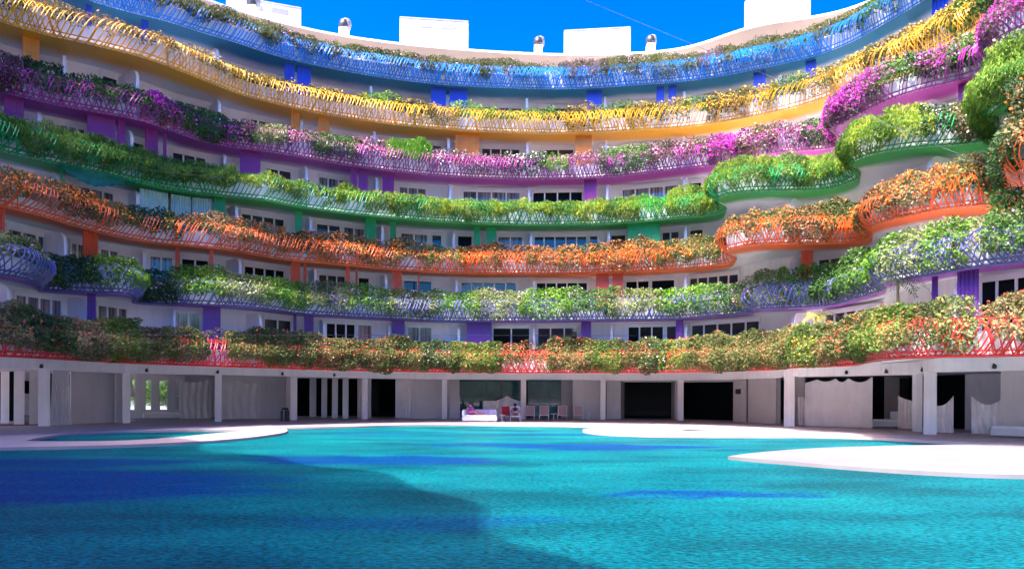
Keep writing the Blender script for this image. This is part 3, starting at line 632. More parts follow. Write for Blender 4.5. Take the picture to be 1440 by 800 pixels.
# water with the mosaic floor pattern that shows through it
gx = np.arange(-60, 60.01, .3); gy = np.arange(-2, 56.01, .3); X, Y = np.meshgrid(gx, gy)
mb = MB(); nx, ny = len(gx), len(gy)
idx = np.arange(nx * ny).reshape(ny, nx)
quads = np.stack([idx[:-1, :-1], idx[:-1, 1:], idx[1:, 1:], idx[1:, :-1]], -1).reshape(-1, 4)
DX = X + 1.6 * (fnoise(X * .5, Y * 1.2, 3) - .5) * 2; DY = Y + .9 * (fnoise(X * .35 + 9, Y * .9, 5) - .5) * 2
def ell(cx, cy, a, b): d = np.hypot((DX - cx) / a, (DY - cy) / b); t = np.clip((1.2 - d) / .5, 0, 1); return t * t * (3 - 2 * t)
mos = np.zeros_like(X)
for cx, cy, a, b, w in ((-3.9, 20.0, 3.9, 1.5, 1.0), (3.6, 25.6, 4.2, 1.5, 1.0), (3.6, 13.0, 1.35, .7, .95), (-9.5, 14.2, 5.0, 3.0, 1.0), (-1.2, 26.3, 3.0, .8, .8), (-1.4, 10.3, 1.5, .7, .45), (-7.5, 34, 4, 1.0, .5), (1, 33.5, 5, .8, .6), (-12, 18.5, 4, 1.6, .8), (9, 19.5, 1.8, .6, .3), (-4.5, 31, 3, .6, .5)):
    mos = np.maximum(mos, w * ell(cx, cy, a, b) * np.clip(.35 + 1.5 * fnoise(X * .55 + cx, Y * 1.6, 77) , .25, 1))
mb.v.append(np.c_[X.ravel(), Y.ravel(), np.full(X.size, WZ)]); mb.attr.append(mos.ravel()); mb.f = quads.tolist(); mb.m = [0] * len(quads); mb.n = X.size
m, nt, out = new_mat('pool_water'); L = nt.links
at = N(nt, 'ShaderNodeAttribute', attribute_name='mosaic'); tc = N(nt, 'ShaderNodeTexCoord')
p = N(nt, 'ShaderNodeBsdfPrincipled'); p.inputs['Roughness'].default_value = .12; p.inputs['IOR'].default_value = 1.33; p.inputs['Specular IOR Level'].default_value = .35
mp = N(nt, 'ShaderNodeMapping'); mp.inputs['Scale'].default_value = (.35, .8, 1); L.new(tc.outputs['Object'], mp.inputs[0])
n1 = N(nt, 'ShaderNodeTexNoise'); n1.inputs['Scale'].default_value = .55; n1.inputs['Detail'].default_value = 6; L.new(mp.outputs[0], n1.inputs['Vector'])
r1 = N(nt, 'ShaderNodeValToRGB'); e = r1.color_ramp.elements; e[0].position = .34; e[0].color = (.001, .10, .125, 1); e[1].position = .66; e[1].color = (.004, .235, .25, 1)
el = e.new(.5); el.color = (.001, .165, .20, 1)
L.new(n1.outputs['Fac'], r1.inputs[0])
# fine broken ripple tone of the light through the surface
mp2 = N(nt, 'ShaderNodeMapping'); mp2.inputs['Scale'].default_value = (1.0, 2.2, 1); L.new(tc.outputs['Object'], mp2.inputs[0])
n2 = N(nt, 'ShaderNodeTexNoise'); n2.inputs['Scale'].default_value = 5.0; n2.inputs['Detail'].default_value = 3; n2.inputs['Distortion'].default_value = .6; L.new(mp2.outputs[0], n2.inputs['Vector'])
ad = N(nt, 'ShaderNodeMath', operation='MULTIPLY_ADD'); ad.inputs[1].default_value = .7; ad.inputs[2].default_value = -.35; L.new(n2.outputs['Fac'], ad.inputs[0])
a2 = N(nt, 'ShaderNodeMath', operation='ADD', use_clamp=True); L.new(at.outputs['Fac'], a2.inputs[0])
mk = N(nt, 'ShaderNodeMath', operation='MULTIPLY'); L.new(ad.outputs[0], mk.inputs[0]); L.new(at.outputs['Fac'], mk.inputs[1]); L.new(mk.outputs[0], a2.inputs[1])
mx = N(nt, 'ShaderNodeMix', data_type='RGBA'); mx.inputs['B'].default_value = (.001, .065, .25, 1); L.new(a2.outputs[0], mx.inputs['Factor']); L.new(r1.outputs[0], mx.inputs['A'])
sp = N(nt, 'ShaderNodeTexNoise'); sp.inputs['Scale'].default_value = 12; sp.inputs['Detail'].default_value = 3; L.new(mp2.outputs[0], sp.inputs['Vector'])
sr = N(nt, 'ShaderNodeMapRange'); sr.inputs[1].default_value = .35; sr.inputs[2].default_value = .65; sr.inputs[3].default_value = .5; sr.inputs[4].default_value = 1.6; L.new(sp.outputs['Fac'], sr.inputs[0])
sc_ = N(nt, 'ShaderNodeVectorMath', operation='SCALE'); L.new(mx.outputs['Result'], sc_.inputs[0]); L.new(sr.outputs[0], sc_.inputs['Scale'])  # ripple and reflection grain put into the water's base colour
mp3 = N(nt, 'ShaderNodeMapping'); mp3.inputs['Scale'].default_value = (1.0, 1.5, 1); L.new(tc.outputs['Object'], mp3.inputs[0])
n3 = N(nt, 'ShaderNodeTexNoise'); n3.inputs['Scale'].default_value = 10; n3.inputs['Detail'].default_value = 4; n3.inputs['Roughness'].default_value = .6; L.new(mp3.outputs[0], n3.inputs['Vector'])
n4 = N(nt, 'ShaderNodeTexNoise'); n4.inputs['Scale'].default_value = .8; n4.inputs['Detail'].default_value = 2; L.new(mp3.outputs[0], n4.inputs['Vector'])
sm = N(nt, 'ShaderNodeMath', operation='MULTIPLY_ADD'); sm.inputs[1].default_value = .8; L.new(n4.outputs['Fac'], sm.inputs[0]); L.new(n3.outputs['Fac'], sm.inputs[2])
bp = N(nt, 'ShaderNodeBump'); bp.inputs['Strength'].default_value = 1.0; bp.inputs['Distance'].default_value = .30; L.new(sm.outputs[0], bp.inputs['Height']); wd_ = N(nt, 'ShaderNodeBsdfDiffuse'); wg = N(nt, 'ShaderNodeBsdfGlossy'); wg.inputs['Roughness'].default_value = .08
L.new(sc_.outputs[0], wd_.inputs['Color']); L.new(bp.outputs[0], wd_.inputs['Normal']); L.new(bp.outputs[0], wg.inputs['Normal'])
wf = N(nt, 'ShaderNodeFresnel'); wf.inputs[0].default_value = 1.33; L.new(bp.outputs[0], wf.inputs['Normal'])
wm = N(nt, 'ShaderNodeMath', operation='MULTIPLY'); wm.inputs[1].default_value = .5; L.new(wf.outputs[0], wm.inputs[0])
wx = N(nt, 'ShaderNodeMixShader'); L.new(wm.outputs[0], wx.inputs[0]); L.new(wd_.outputs[0], wx.inputs[1]); L.new(wg.outputs[0], wx.inputs[2])
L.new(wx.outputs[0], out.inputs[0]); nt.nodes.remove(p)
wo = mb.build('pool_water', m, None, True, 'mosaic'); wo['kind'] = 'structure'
g = MB(); g.add([(-4000, -4000, -1.05), (4000, -4000, -1.05), (4000, 4000, -1.05), (-4000, 4000, -1.05)], [(0, 1, 2, 3)])
go = g.build('ground', surf('dry_ground', (.06, .075, .035), .9, .4, .05)); go['kind'] = 'structure'

hb = MB(); nh = 180; aa = np.linspace(0, 2 * PI, nh); hh = 45 + 75 * fnoise(aa * 3, aa * 0, 91) + 20 * fnoise(aa * 14, aa * 0, 92)  # unseen hill ring, added so the glass reflects a dark horizon
rr0 = 700; hb.add(np.concatenate([np.c_[rr0 * np.cos(aa), rr0 * np.sin(aa), np.full(nh, -1.0)], np.c_[(rr0 + 260) * np.cos(aa), (rr0 + 260) * np.sin(aa), hh], np.c_[(rr0 + 700) * np.cos(aa), (rr0 + 700) * np.sin(aa), np.full(nh, -1.0)]]), [(c * nh + i, c * nh + i + 1, (c + 1) * nh + i + 1, (c + 1) * nh + i) for c in range(2) for i in range(nh - 1)])
ho = hb.build('unseen_hills', surf('unseen_hill_green', (.035, .055, .03), .9, .4, .03), None, True); ho['kind'] = 'structure'
# ------------------------------------------------------------------ planting on the balconies
LEAF = {
 'tawny':   dict(c=[(.03,.045,.012), (.095,.12,.03), (.24,.185,.075)], l=.12, w=.06),
 'nearneedle': dict(c=[(.02,.06,.006), (.07,.16,.012), (.18,.27,.03)], l=.2, w=.035, droop=1),
 'hedge':   dict(c=[(.03,.045,.012), (.085,.12,.03), (.20,.17,.06)], l=.12, w=.06),
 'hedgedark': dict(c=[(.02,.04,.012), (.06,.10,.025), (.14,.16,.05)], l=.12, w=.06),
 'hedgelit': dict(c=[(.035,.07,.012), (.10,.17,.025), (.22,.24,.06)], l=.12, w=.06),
 'olive':   dict(c=[(.02, .028, .008), (.07, .09, .02), (.13, .14, .04)], l=.10, w=.05),
 'mauveol': dict(c=[(.03, .03, .015), (.09, .08, .05), (.16, .11, .13)], l=.10, w=.05),
 'yellowg': dict(c=[(.03, .035, .008), (.10, .11, .02), (.24, .17, .03)], l=.11, w=.055),
 'green':   dict(c=[(.012, .04, .008), (.045, .12, .02), (.11, .20, .04)], l=.13, w=.07),
 'bright':  dict(c=[(.02, .07, .006), (.08, .20, .015), (.18, .32, .04)], l=.13, w=.07),
 'dark':    dict(c=[(.008, .025, .008), (.025, .07, .018), (.06, .12, .03)], l=.13, w=.07),
 'lime':    dict(c=[(.025, .065, .005), (.085, .17, .010), (.25, .29, .02)], l=.20, w=.035, droop=1),
 'needle':  dict(c=[(.016, .055, .006), (.05, .14, .014), (.13, .22, .025)], l=.20, w=.035, droop=1),
 'grassy':  dict(c=[(.03, .10, .006), (.09, .25, .015), (.20, .40, .04)], l=.26, w=.035, up=1),
 'rust':    dict(c=[(.03, .035, .012), (.10, .095, .03), (.25, .14, .06)], l=.13, w=.065),
 'palerust':dict(c=[(.05, .06, .02), (.16, .15, .06), (.34, .26, .14)], l=.13, w=.065),
 'pale':    dict(c=[(.04, .07, .02), (.14, .19, .05), (.30, .34, .13)], l=.13, w=.07),
 'mauve':   dict(c=[(.03, .035, .015), (.10, .08, .05), (.22, .11, .17)], l=.12, w=.06),
}
for n, d in LEAF.items(): M['leaf_' + n] = leafmat('leaf_' + n, d['c'])
FLO = dict(orange=[(.75, .13, .01), (.85, .25, .03), (.8, .35, .10)], yellow=[(.75, .36, .01), (.85, .52, .03), (.8, .6, .15)], magenta=[(.42, .01, .28), (.60, .03, .42), (.75, .15, .6)], pink=[(.60, .12, .32), (.75, .35, .48), (.85, .7, .7)], white=[(.7, .62, .6), (.8, .78, .74), (.85, .5, .55)], coral=[(.70, .05, .03), (.80, .13, .08), (.85, .3, .2)], peach=[(.8, .25, .08), (.85, .4, .22), (.7, .3, .05)], lilac=[(.45, .2, .5), (.6, .3, .6), (.8, .55, .75)])
GAIN = 1.0
for n, c in FLO.items(): M['flo_' + n] = leafmat('blossom_' + n, c, .25)

def leaves(C, Nrm, ln, wd, tint, droop, up):
    """one four-cornered leaf per centre"""
    n = len(C)
    a = rng.normal(size=(n, 3))
    if droop: a = a * .55 + np.array((0, 0, -1.0)) + Nrm * .25
    if up: a = a * .45 + np.array((0, 0, 1.0)) + Nrm * .3
    a /= np.linalg.norm(a, axis=1)[:, None]
    nv = Nrm + np.array((0, 0, .5)) + rng.normal(size=(n, 3)) * .75
    b = np.cross(nv, a); b /= np.linalg.norm(b, axis=1)[:, None] + 1e-9
    l = (ln * (.7 + .7 * rng.random(n)))[:, None]; w = (wd * (.7 + .7 * rng.random(n)))[:, None]
    c = np.cross(a, b)
    V = np.stack([C - a * l * .5, C + b * w * .5 + c * w * .15, C + a * l * .5, C - b * w * .5 + c * w * .15], 1).reshape(-1, 3)
    return V, np.repeat(tint, 4)
def mesh_leaves(name, V, T, mat, parent=None):
    n = len(V) // 4; me = bpy.data.meshes.new(name)
    me.vertices.add(4 * n); me.vertices.foreach_set('co', V.astype(np.float32).ravel())
    me.loops.add(4 * n); me.loops.foreach_set('vertex_index', np.arange(4 * n, dtype=np.int32))
    me.polygons.add(n); me.polygons.foreach_set('loop_start', np.arange(n, dtype=np.int32) * 4)
    a = me.attributes.new('tint', 'FLOAT', 'POINT'); a.data.foreach_set('value', np.clip(T, 0, 1).astype(np.float32))
    me.materials.append(mat); me.update(calc_edges=True)
    o = bpy.data.objects.new(name, me); COL.objects.link(o)
    if parent is not None: o.parent = parent
    return o
FRAC = ['at the far left edge', 'near the left edge', 'a tenth from the left', 'a seventh from the left', 'a fifth from the left', 'a quarter from the left', 'three tenths from the left', 'a third from the left', 'two fifths from the left', 'a little left of centre', 'at the centre', 'a little right of centre', 'two fifths from the right', 'a third from the right', 'three tenths from the right', 'a quarter from the right', 'a fifth from the right', 'a seventh from the right', 'a tenth from the right', 'near the right edge', 'at the far right edge']
ADJ = dict(tawny='tawny green', nearneedle='bright feathery', hedge='olive', hedgedark='dark leafy', hedgelit='fresh green', olive='low olive green', mauveol='low mauve tinged', yellowg='yellowish', green='leafy green', bright='bright green', dark='dark green', lime='yellow green feathery', needle='deep green feathery', grassy='bright grassy', rust='rusty brown', palerust='pale tawny', pale='pale green', mauve='mauve brown')
used = set(); PLN = [0]
KOFF = [.17, .07, .02, .09, .02, -.05, -.04]
def plant(k, x0, x1, style, zb0, zt, dens, flo=None, ff=0.0, gap=0.0, name='trailing_shrub', thick=.28, lab=None, gro=1.0):
    """planting in the trough of balcony k between two places: top height zt and trailing down to zb above the lip"""
    zb = zb0 * (.55 if k in (1, 2, 3, 4) else .72); zt += .06; PLN[0] += 1; sd = PLN[0] * 17; l = LV[k]; R = l['rim']; st = LEAF[style]
    s0, s1 = R.s_of_px(x0), R.s_of_px(x1); Ls = s1 - s0
    if Ls < .3: s1 = s0 + .5; Ls = .5
    area = Ls * (zt - zb + .5); ln, wd = st['l'] * gro * 1.05, st['w'] * gro * 1.05
    n = int(min(40000, 2.6 * max(dens, .7) * area * dens / (ln * wd * .55)))
    s = s0 - .25 + rng.random(n) * (Ls + .5)
    # top edge and trailing edge wave along the trough
    top = zt + (fnoise(s * .9, s * 0, sd) - .5) * .75; hang = zb + (fnoise(s * .8, s * 0 + 7, sd + 1) - .45) * 1.0
    end = np.clip(np.minimum(s - s0 + .3, s1 + .3 - s) / .6, 0, 1); top -= (1 - end) * .12; hang += (1 - end) * .12
    hang = np.minimum(hang, top - .35)
    u = rng.random(n) ** 1.0; zz = hang + (top - hang) * u
    zz = np.maximum(zz, .0 if zb > 0 else -.18)
    o = np.where(zz < 1.25, prof_o(np.clip(zz, 0, 1.4)) * .85 + KOFF[k], np.interp(zz, [1.25, 1.9], [.22, -.15]))
    lump = (fnoise(s * 1.3, zz * 1.3, sd + 2) - .35) * .55
    o = o + lump * np.clip(thick * 3, 0, 1.2) + (rng.random(n) - .55) * thick
    # mound over the trough
    mound = (zz > 1.0) & (rng.random(n) < .45); o = np.where(mound, o - rng.random(n) * .75, o)
    keep = np.ones(n, bool)
    if gap: keep &= fnoise(s * 1.6, zz * 1.6 + 3, sd + 4) > gap * (1.12 - .7 * np.clip(u, 0, 1))
    keep &= (rng.random(n) < np.clip(.45 + u * 2.2, 0, 1))
    s, zz, o, u = s[keep], zz[keep], o[keep], u[keep]
    P, Nn = R.at(np.clip(s, 0, R.len)); C = np.c_[P + Nn * o[:, None], l['z'] + zz]; Nr = np.c_[Nn, np.zeros(len(s))]
    tint = np.clip(fnoise(s * 1.1, zz * 1.1, sd + 5) * 1.2 - .1 + rng.normal(0, .22, len(s)), 0, 1)
    V, T = leaves(C, Nr, ln, wd, tint, st.get('droop'), st.get('up'))
    base = np.array((*R.at(np.array([(s0 + s1) / 2]))[0][0], l['z']))
    ob = mesh_leaves(name, V - base, T, M['leaf_' + style]); ob.location = base
    if flo:
        m = int(len(s) * ff * (.24 if k == 0 else .42)); 
        if m > 3:
            w = fnoise(s * 1.4, zz * 1.4, sd + 6) ** 3 * (.4 + u); w /= w.sum(); ii = rng.choice(len(s), m, replace=False, p=w)
            Cf = C[ii] + Nr[ii] * (.05 + .10 * rng.random((m, 1))); Cf[:, 2] += .03
            V2, T2 = leaves(Cf, Nr[ii], .10 * gro, .085 * gro, rng.random(m), 0, 0)
            mesh_leaves('blossom', V2 - base, T2, M['flo_' + flo], ob)
    xm = min(max((x0 + x1) / 2, 0), 1440); fi = int(round(xm / 1440 * 20))
    if not lab:
        cn = {'violet': 'blue violet'}.get(l['n'], l['n'])
        lab = f"{ADJ[style]} shrub" + (f" with {flo} flowers" if flo else '') + f" on the {cn} balcony, {FRAC[fi]}"
        j = fi
        while lab in used and j < 19:
            j += 1; lab = f"{ADJ[style]} shrub" + (f" with {flo} flowers" if flo else '') + f" on the {cn} balcony, {FRAC[j]}"
    used.add(lab)
    tag(ob, lab, 'trailing plant', f"trailing plants on the {l['n']} balcony")
    return ob

# blue balcony (6): low growth, thin trails
for a in ((140,215,'olive',1.0,1.40),(215,300,'olive',.95,1.45),(300,372,'olive',.9,1.45),(372,440,'olive',.9,1.5),(440,520,'olive',.85,1.55),(520,600,'olive',.8,1.55),(600,680,'olive',.8,1.6),(680,760,'olive',.85,1.6),(790,850,'mauveol',.85,1.7),(850,920,'olive',.8,1.65),(920,985,'olive',.75,1.65),(985,1020,'mauveol',.75,1.6),(1020,1090,'olive',.6,1.6),(1090,1150,'olive',.75,1.55),(1150,1215,'olive',.75,1.55),(1215,1270,'green',.55,1.6),(1270,1340,'olive',.8,1.5)):
    a = (a[0], a[1], a[2], a[3] - .1, a[4] + .22)
    plant(6, *a, 1.1, 'lilac', .015, .30)
plant(6, 755, 795, 'olive', .85, 1.55, .42, None, 0, .4)
# yellow balcony (5)
plant(5, -60, 30, 'olive', .5, 1.45, .5, None, 0, .45); plant(5, 30, 95, 'yellowg', .5, 1.5, .55, 'orange', .05, .4); plant(5, 95, 180, 'rust', .75, 1.55, .5, 'orange', .07, .4); plant(5, 180, 235, 'rust', .7, 1.5, .5, 'orange', .06, .42)
plant(5, 235, 300, 'yellowg', .7, 1.45, .45, 'yellow', .12, .42); plant(5, 300, 370, 'yellowg', .65, 1.5, .45, 'yellow', .15, .42); plant(5, 370, 440, 'yellowg', .7, 1.5, .45, 'yellow', .15, .42); plant(5, 440, 510, 'yellowg', .7, 1.55, .5, 'yellow', .18, .4)
plant(5, 515, 560, 'bright', 1.0, 1.75, .8, 'yellow', .04, .2); plant(5, 560, 605, 'yellowg', .5, 1.6, .6, 'yellow', .18, .38); plant(5, 605, 640, 'yellowg', .45, 1.55, .7, 'yellow', .2, .35); plant(5, 638, 692, 'bright', 1.0, 1.75, .8, 'peach', .05, .2); plant(5, 692, 742, 'green', .95, 1.65, .6, 'peach', .05, .3)
plant(5, 742, 775, 'green', .95, 1.75, .8, None, 0, .2); plant(5, 775, 800, 'green', .9, 1.55, .6, 'peach', .05, .35); plant(5, 798, 838, 'rust', .55, 1.85, .9, 'yellow', .2, .2); plant(5, 838, 885, 'green', .9, 1.7, .7, 'peach', .06, .25); plant(5, 885, 925, 'yellowg', .4, 1.7, .8, 'yellow', .2, .3); plant(5, 925, 965, 'yellowg', .45, 1.75, .8, 'yellow', .22, .3)
plant(5, 965, 1002, 'green', 1.0, 1.8, .7, 'yellow', .06, .25); plant(5, 1000, 1045, 'rust', .15, 1.85, 1.0, 'yellow', .25, .25); plant(5, 1045, 1090, 'yellowg', .5, 1.8, .9, 'yellow', .22, .3); plant(5, 1090, 1130, 'green', .8, 1.8, .8, 'yellow', .12, .3); plant(5, 1130, 1175, 'yellowg', .5, 1.7, .8, 'yellow', .2, .3)
plant(5, 1175, 1225, 'yellowg', .7, 1.75, .9, 'yellow', .22, .25); plant(5, 1225, 1290, 'rust', .5, 1.75, 1.0, 'yellow', .25, .25); plant(5, 1290, 1345, 'yellowg', .3, 1.75, 1.2, 'yellow', .28, .2); plant(5, 1345, 1440, 'green', .1, 1.8, 1.3, 'yellow', .12, .15)
# magenta balcony (4)
plant(4, -60, 22, 'mauve', .15, 1.85, 1.2, 'magenta', .14, .15); plant(4, 22, 80, 'dark', .55, 1.85, 1.2, 'pink', .03, .2); plant(4, 80, 140, 'dark', .75, 1.6, 1.0, 'peach', .03, .25); plant(4, 140, 200, 'green', .75, 1.7, 1.1, 'peach', .02, .2)
plant(4, 203, 236, 'rust', .2, 1.45, 1.2, 'magenta', .75, .1, lab='vivid magenta flowering clump hanging on the left of the magenta balcony'); plant(4, 236, 262, 'mauve', .3, 1.5, 1.1, 'magenta', .2, .2); plant(4, 255, 312, 'green', .25, 1.75, 1.2, 'white', .02, .15); plant(4, 312, 352, 'dark', .25, 1.65, 1.0, 'magenta', .3, .25); plant(4, 345, 395, 'pale', .7, 1.6, 1.1, 'pink', .06, .2)
plant(4, 395, 440, 'mauve', .55, 1.55, .8, 'pink', .25, .3); plant(4, 440, 498, 'green', .45, 1.65, 1.1, 'pink', .04, .2); plant(4, 498, 548, 'mauve', .6, 1.65, .8, 'pink', .3, .3); plant(4, 548, 602, 'grassy', .75, 2.05, 1.2, None, 0, .1, lab='bright green grassy tuft rising above the pink flowers on the magenta balcony', thick=.5)
plant(4, 602, 650, 'mauve', .65, 1.55, .8, 'white', .2, .3); plant(4, 650, 712, 'mauve', .45, 1.6, .8, 'pink', .22, .32); plant(4, 712, 764, 'dark', .7, 1.7, .9, 'white', .25, .25); plant(4, 764, 795, 'bright', .9, 1.6, .9, 'pink', .05, .25); plant(4, 795, 850, 'mauve', .7, 1.5, .7, 'pink', .25, .35); plant(4, 850, 915, 'green', .3, 1.75, 1.0, 'pink', .06, .25); plant(4, 915, 965, 'mauve', .4, 1.85, 1.0, 'pink', .25, .25); plant(4, 965, 1002, 'rust', .4, 1.8, 1.0, 'pink', .2, .25)
plant(4, 1002, 1045, 'mauve', .1, 1.75, 1.2, 'magenta', .8, .1, lab='vivid magenta flowering clump three quarters across the magenta balcony'); plant(4, 1045, 1088, 'rust', .05, 1.8, 1.2, 'pink', .2, .15); plant(4, 1088, 1128, 'mauve', .5, 1.75, .9, 'pink', .3, .3); plant(4, 1128, 1170, 'green', .4, 1.8, 1.1, 'pink', .12, .2)
plant(4, 1172, 1192, 'mauve', .05, 1.7, 1.2, 'magenta', .6, .1, lab='magenta flowers wrapping the outward bend of the magenta balcony on the right'); plant(4, 1190, 1242, 'mauve', .15, 1.75, 1.1, 'magenta', .55, .2, lab='magenta flowering shrub just right of the bend of the magenta balcony'); plant(4, 1242, 1300, 'green', .7, 1.8, 1.2, 'pink', .1, .2); plant(4, 1300, 1345, 'mauve', .4, 1.8, 1.2, 'magenta', .2, .2); plant(4, 1345, 1396, 'green', .25, 1.9, 1.3, 'pink', .1, .15); plant(4, 1396, 1450, 'mauve', .6, 1.8, 1.0, 'magenta', .5, .25)
# green balcony (3)
for i, (a, b) in enumerate(((-60,25),(25,80),(80,140),(140,200),(200,260),(260,325))): plant(3, a, b, 'needle', .4, 1.75, 1.2, None, 0, .12, thick=.4)
for a in ((325,400,'lime',.8,1.5,.9,.36),(400,475,'lime',.7,1.5,.9,.36),(475,550,'lime',.55,1.55,1.0,.3),(550,625,'lime',.5,1.5,1.0,.3),(625,700,'lime',.45,1.5,1.05,.26),(700,770,'lime',.55,1.5,1.0,.33),(770,845,'lime',.5,1.55,1.05,.3),(845,895,'lime',.25,1.6,1.2,.22),(895,945,'grassy',.45,1.5,.9,.3)): plant(3, a[0], a[1], a[2], a[3], a[4], a[5], None, 0, a[6])
plant(3, 945, 1000, 'lime', .35, 1.8, 1.2, None, 0, .2); plant(3, 1000, 1078, 'lime', .45, 1.75, 1.1, None, 0, .25); plant(3, 1078, 1130, 'needle', .25, 1.8, 1.2, 'yellow', .03, .15); plant(3, 1130, 1188, 'lime', .35, 1.8, 1.2, None, 0, .15)
plant(3, 1190, 1250, 'lime', .35, 1.8, 1.2, None, 0, .2, lab='yellow green feathery shrub wrapping the second outward bend of the green balcony'); plant(3, 1250, 1300, 'lime', .3, 1.9, 1.3, None, 0, .1); plant(3, 1300, 1345, 'dark', .5, 1.9, 1.1, 'white', .1, .15); plant(3, 1345, 1390, 'palerust', .4, 1.9, 1.2, 'white', .04, .12); plant(3, 1388, 1412, 'nearneedle', -.3, 2.3, 1.4, None, 0, .05, thick=.7); plant(3, 1412, 1500, 'nearneedle', -.2, 2.3, 1.4, 'white', .03, .05, thick=.7)
# orange balcony (2)
plant(2, -60, 25, 'palerust', .6, 1.8, 1.1, 'orange', .3, .2); plant(2, 25, 75, 'palerust', .75, 1.85, 1.1, 'orange', .25, .2); plant(2, 75, 130, 'rust', .75, 1.9, 1.1, 'orange', .28, .2); plant(2, 130, 180, 'hedge', .75, 1.85, 1.1, 'orange', .25, .2); plant(2, 180, 238, 'dark', .75, 1.75, 1.0, 'orange', .1, .22); plant(2, 238, 290, 'rust', .85, 1.65, .9, 'orange', .2, .3)
plant(2, 290, 340, 'palerust', .7, 1.8, 1.0, 'orange', .22, .25); plant(2, 340, 395, 'palerust', .55, 1.85, 1.0, 'orange', .28, .25); plant(2, 395, 450, 'rust', .5, 1.8, 1.0, 'orange', .3, .25); plant(2, 450, 510, 'rust', .55, 1.8, .9, 'orange', .35, .25); plant(2, 510, 555, 'rust', .35, 1.9, .9, 'orange', .35, .25); plant(2, 555, 605, 'hedge', .7, 1.85, .9, 'orange', .25, .28); plant(2, 605, 650, 'pale', .7, 1.75, .9, 'orange', .15, .3); plant(2, 650, 700, 'rust', .35, 1.8, 1.0, 'orange', .35, .25)
plant(2, 700, 745, 'rust', .7, 1.8, .8, 'orange', .25, .32); plant(2, 745, 790, 'rust', .4, 1.85, .9, 'orange', .25, .28); plant(2, 790, 835, 'hedge', .45, 1.85, .9, 'orange', .2, .28); plant(2, 835, 885, 'rust', .3, 1.95, 1.1, 'orange', .4, .2); plant(2, 885, 930, 'rust', .4, 1.95, 1.0, 'orange', .35, .22); plant(2, 930, 975, 'hedge', .4, 2.0, 1.1, 'orange', .2, .2); plant(2, 975, 1018, 'hedge', .55, 1.9, 1.2, 'orange', .08, .15)
plant(2, 1022, 1060, 'rust', .75, 1.75, .9, 'orange', .15, .3); plant(2, 1060, 1105, 'hedge', .7, 1.85, 1.0, 'orange', .18, .25); plant(2, 1105, 1160, 'rust', .45, 1.95, 1.0, 'orange', .18, .25); plant(2, 1160, 1222, 'hedge', .55, 2.1, 1.3, 'orange', .05, .1); plant(2, 1222, 1275, 'rust', .55, 1.95, 1.1, 'orange', .3, .2); plant(2, 1275, 1340, 'palerust', .6, 1.9, 1.1, 'orange', .4, .2); plant(2, 1340, 1385, 'hedge', .7, 1.9, 1.1, 'orange', .2, .15); plant(2, 1385, 1425, 'dark', .8, 2.3, 1.3, 'orange', .1, .08, thick=.7, lab='dark green bushy mass where the orange balcony turns away at right'); plant(2, 1425, 1443, 'dark', .3, 3.2, 1.4, 'orange', .1, .08, thick=1.0, lab='tall dark green shrub with orange flowers on the nearest orange bend'); plant(2, 1443, 1520, 'palerust', .9, 3.0, 1.3, 'orange', .15, .1, thick=.9)
# violet balcony (1)
plant(1, -60, 40, 'pale', .85, 1.75, 1.1, 'lilac', .03, .2); plant(1, 40, 80, 'pale', .6, 1.8, 1.1, 'lilac', .03, .2); plant(1, 80, 135, 'dark', .25, 1.75, 1.1, 'lilac', .03, .15); plant(1, 135, 200, 'bright', .95, 1.75, 1.1, 'white', .03, .2); plant(1, 200, 245, 'dark', .3, 1.7, 1.1, 'lilac', .05, .1)
plant(1, 245, 310, 'bright', .55, 1.95, 1.2, 'lilac', .04, .2); plant(1, 310, 370, 'pale', .5, 1.95, 1.1, 'white', .04, .22); plant(1, 370, 430, 'bright', .5, 2.0, 1.1, 'pink', .02, .22); plant(1, 430, 490, 'pale', .4, 2.0, 1.0, 'lilac', .06, .25); plant(1, 490, 550, 'bright', .4, 2.0, 1.0, 'lilac', .05, .25); plant(1, 550, 610, 'pale', .45, 1.95, 1.0, 'lilac', .06, .27); plant(1, 610, 670, 'bright', .45, 2.0, 1.0, 'lilac', .04, .27); plant(1, 670, 735, 'pale', .4, 2.0, 1.0, 'lilac', .05, .28)
plant(1, 735, 800, 'bright', .5, 2.0, 1.0, 'lilac', .05, .27); plant(1, 800, 860, 'green', .3, 2.0, 1.0, 'lilac', .05, .25); plant(1, 860, 925, 'pale', .3, 2.0, .9, 'magenta', .05, .3); plant(1, 925, 985, 'bright', .35, 1.95, 1.0, 'lilac', .05, .25); plant(1, 985, 1045, 'green', .35, 1.9, 1.0, 'pink', .05, .22); plant(1, 1045, 1100, 'pale', .25, 2.0, 1.1, 'pink', .08, .2); plant(1, 1100, 1150, 'bright', .2, 2.1, 1.1, 'pink', .08, .2); plant(1, 1150, 1212, 'green', .15, 2.3, 1.3, 'white', .02, .08, thick=.5)
plant(1, 1212, 1255, 'bright', .7, 1.95, 1.0, 'lilac', .04, .25); plant(1, 1255, 1310, 'pale', .3, 1.95, 1.0, 'lilac', .05, .3); plant(1, 1310, 1360, 'bright', .25, 2.0, 1.0, 'pink', .04, .28); plant(1, 1360, 1400, 'pale', .6, 2.0, .9, 'lilac', .08, .32); plant(1, 1400, 1500, 'green', .7, 2.6, 1.3, 'lilac', .03, .08, thick=.8)
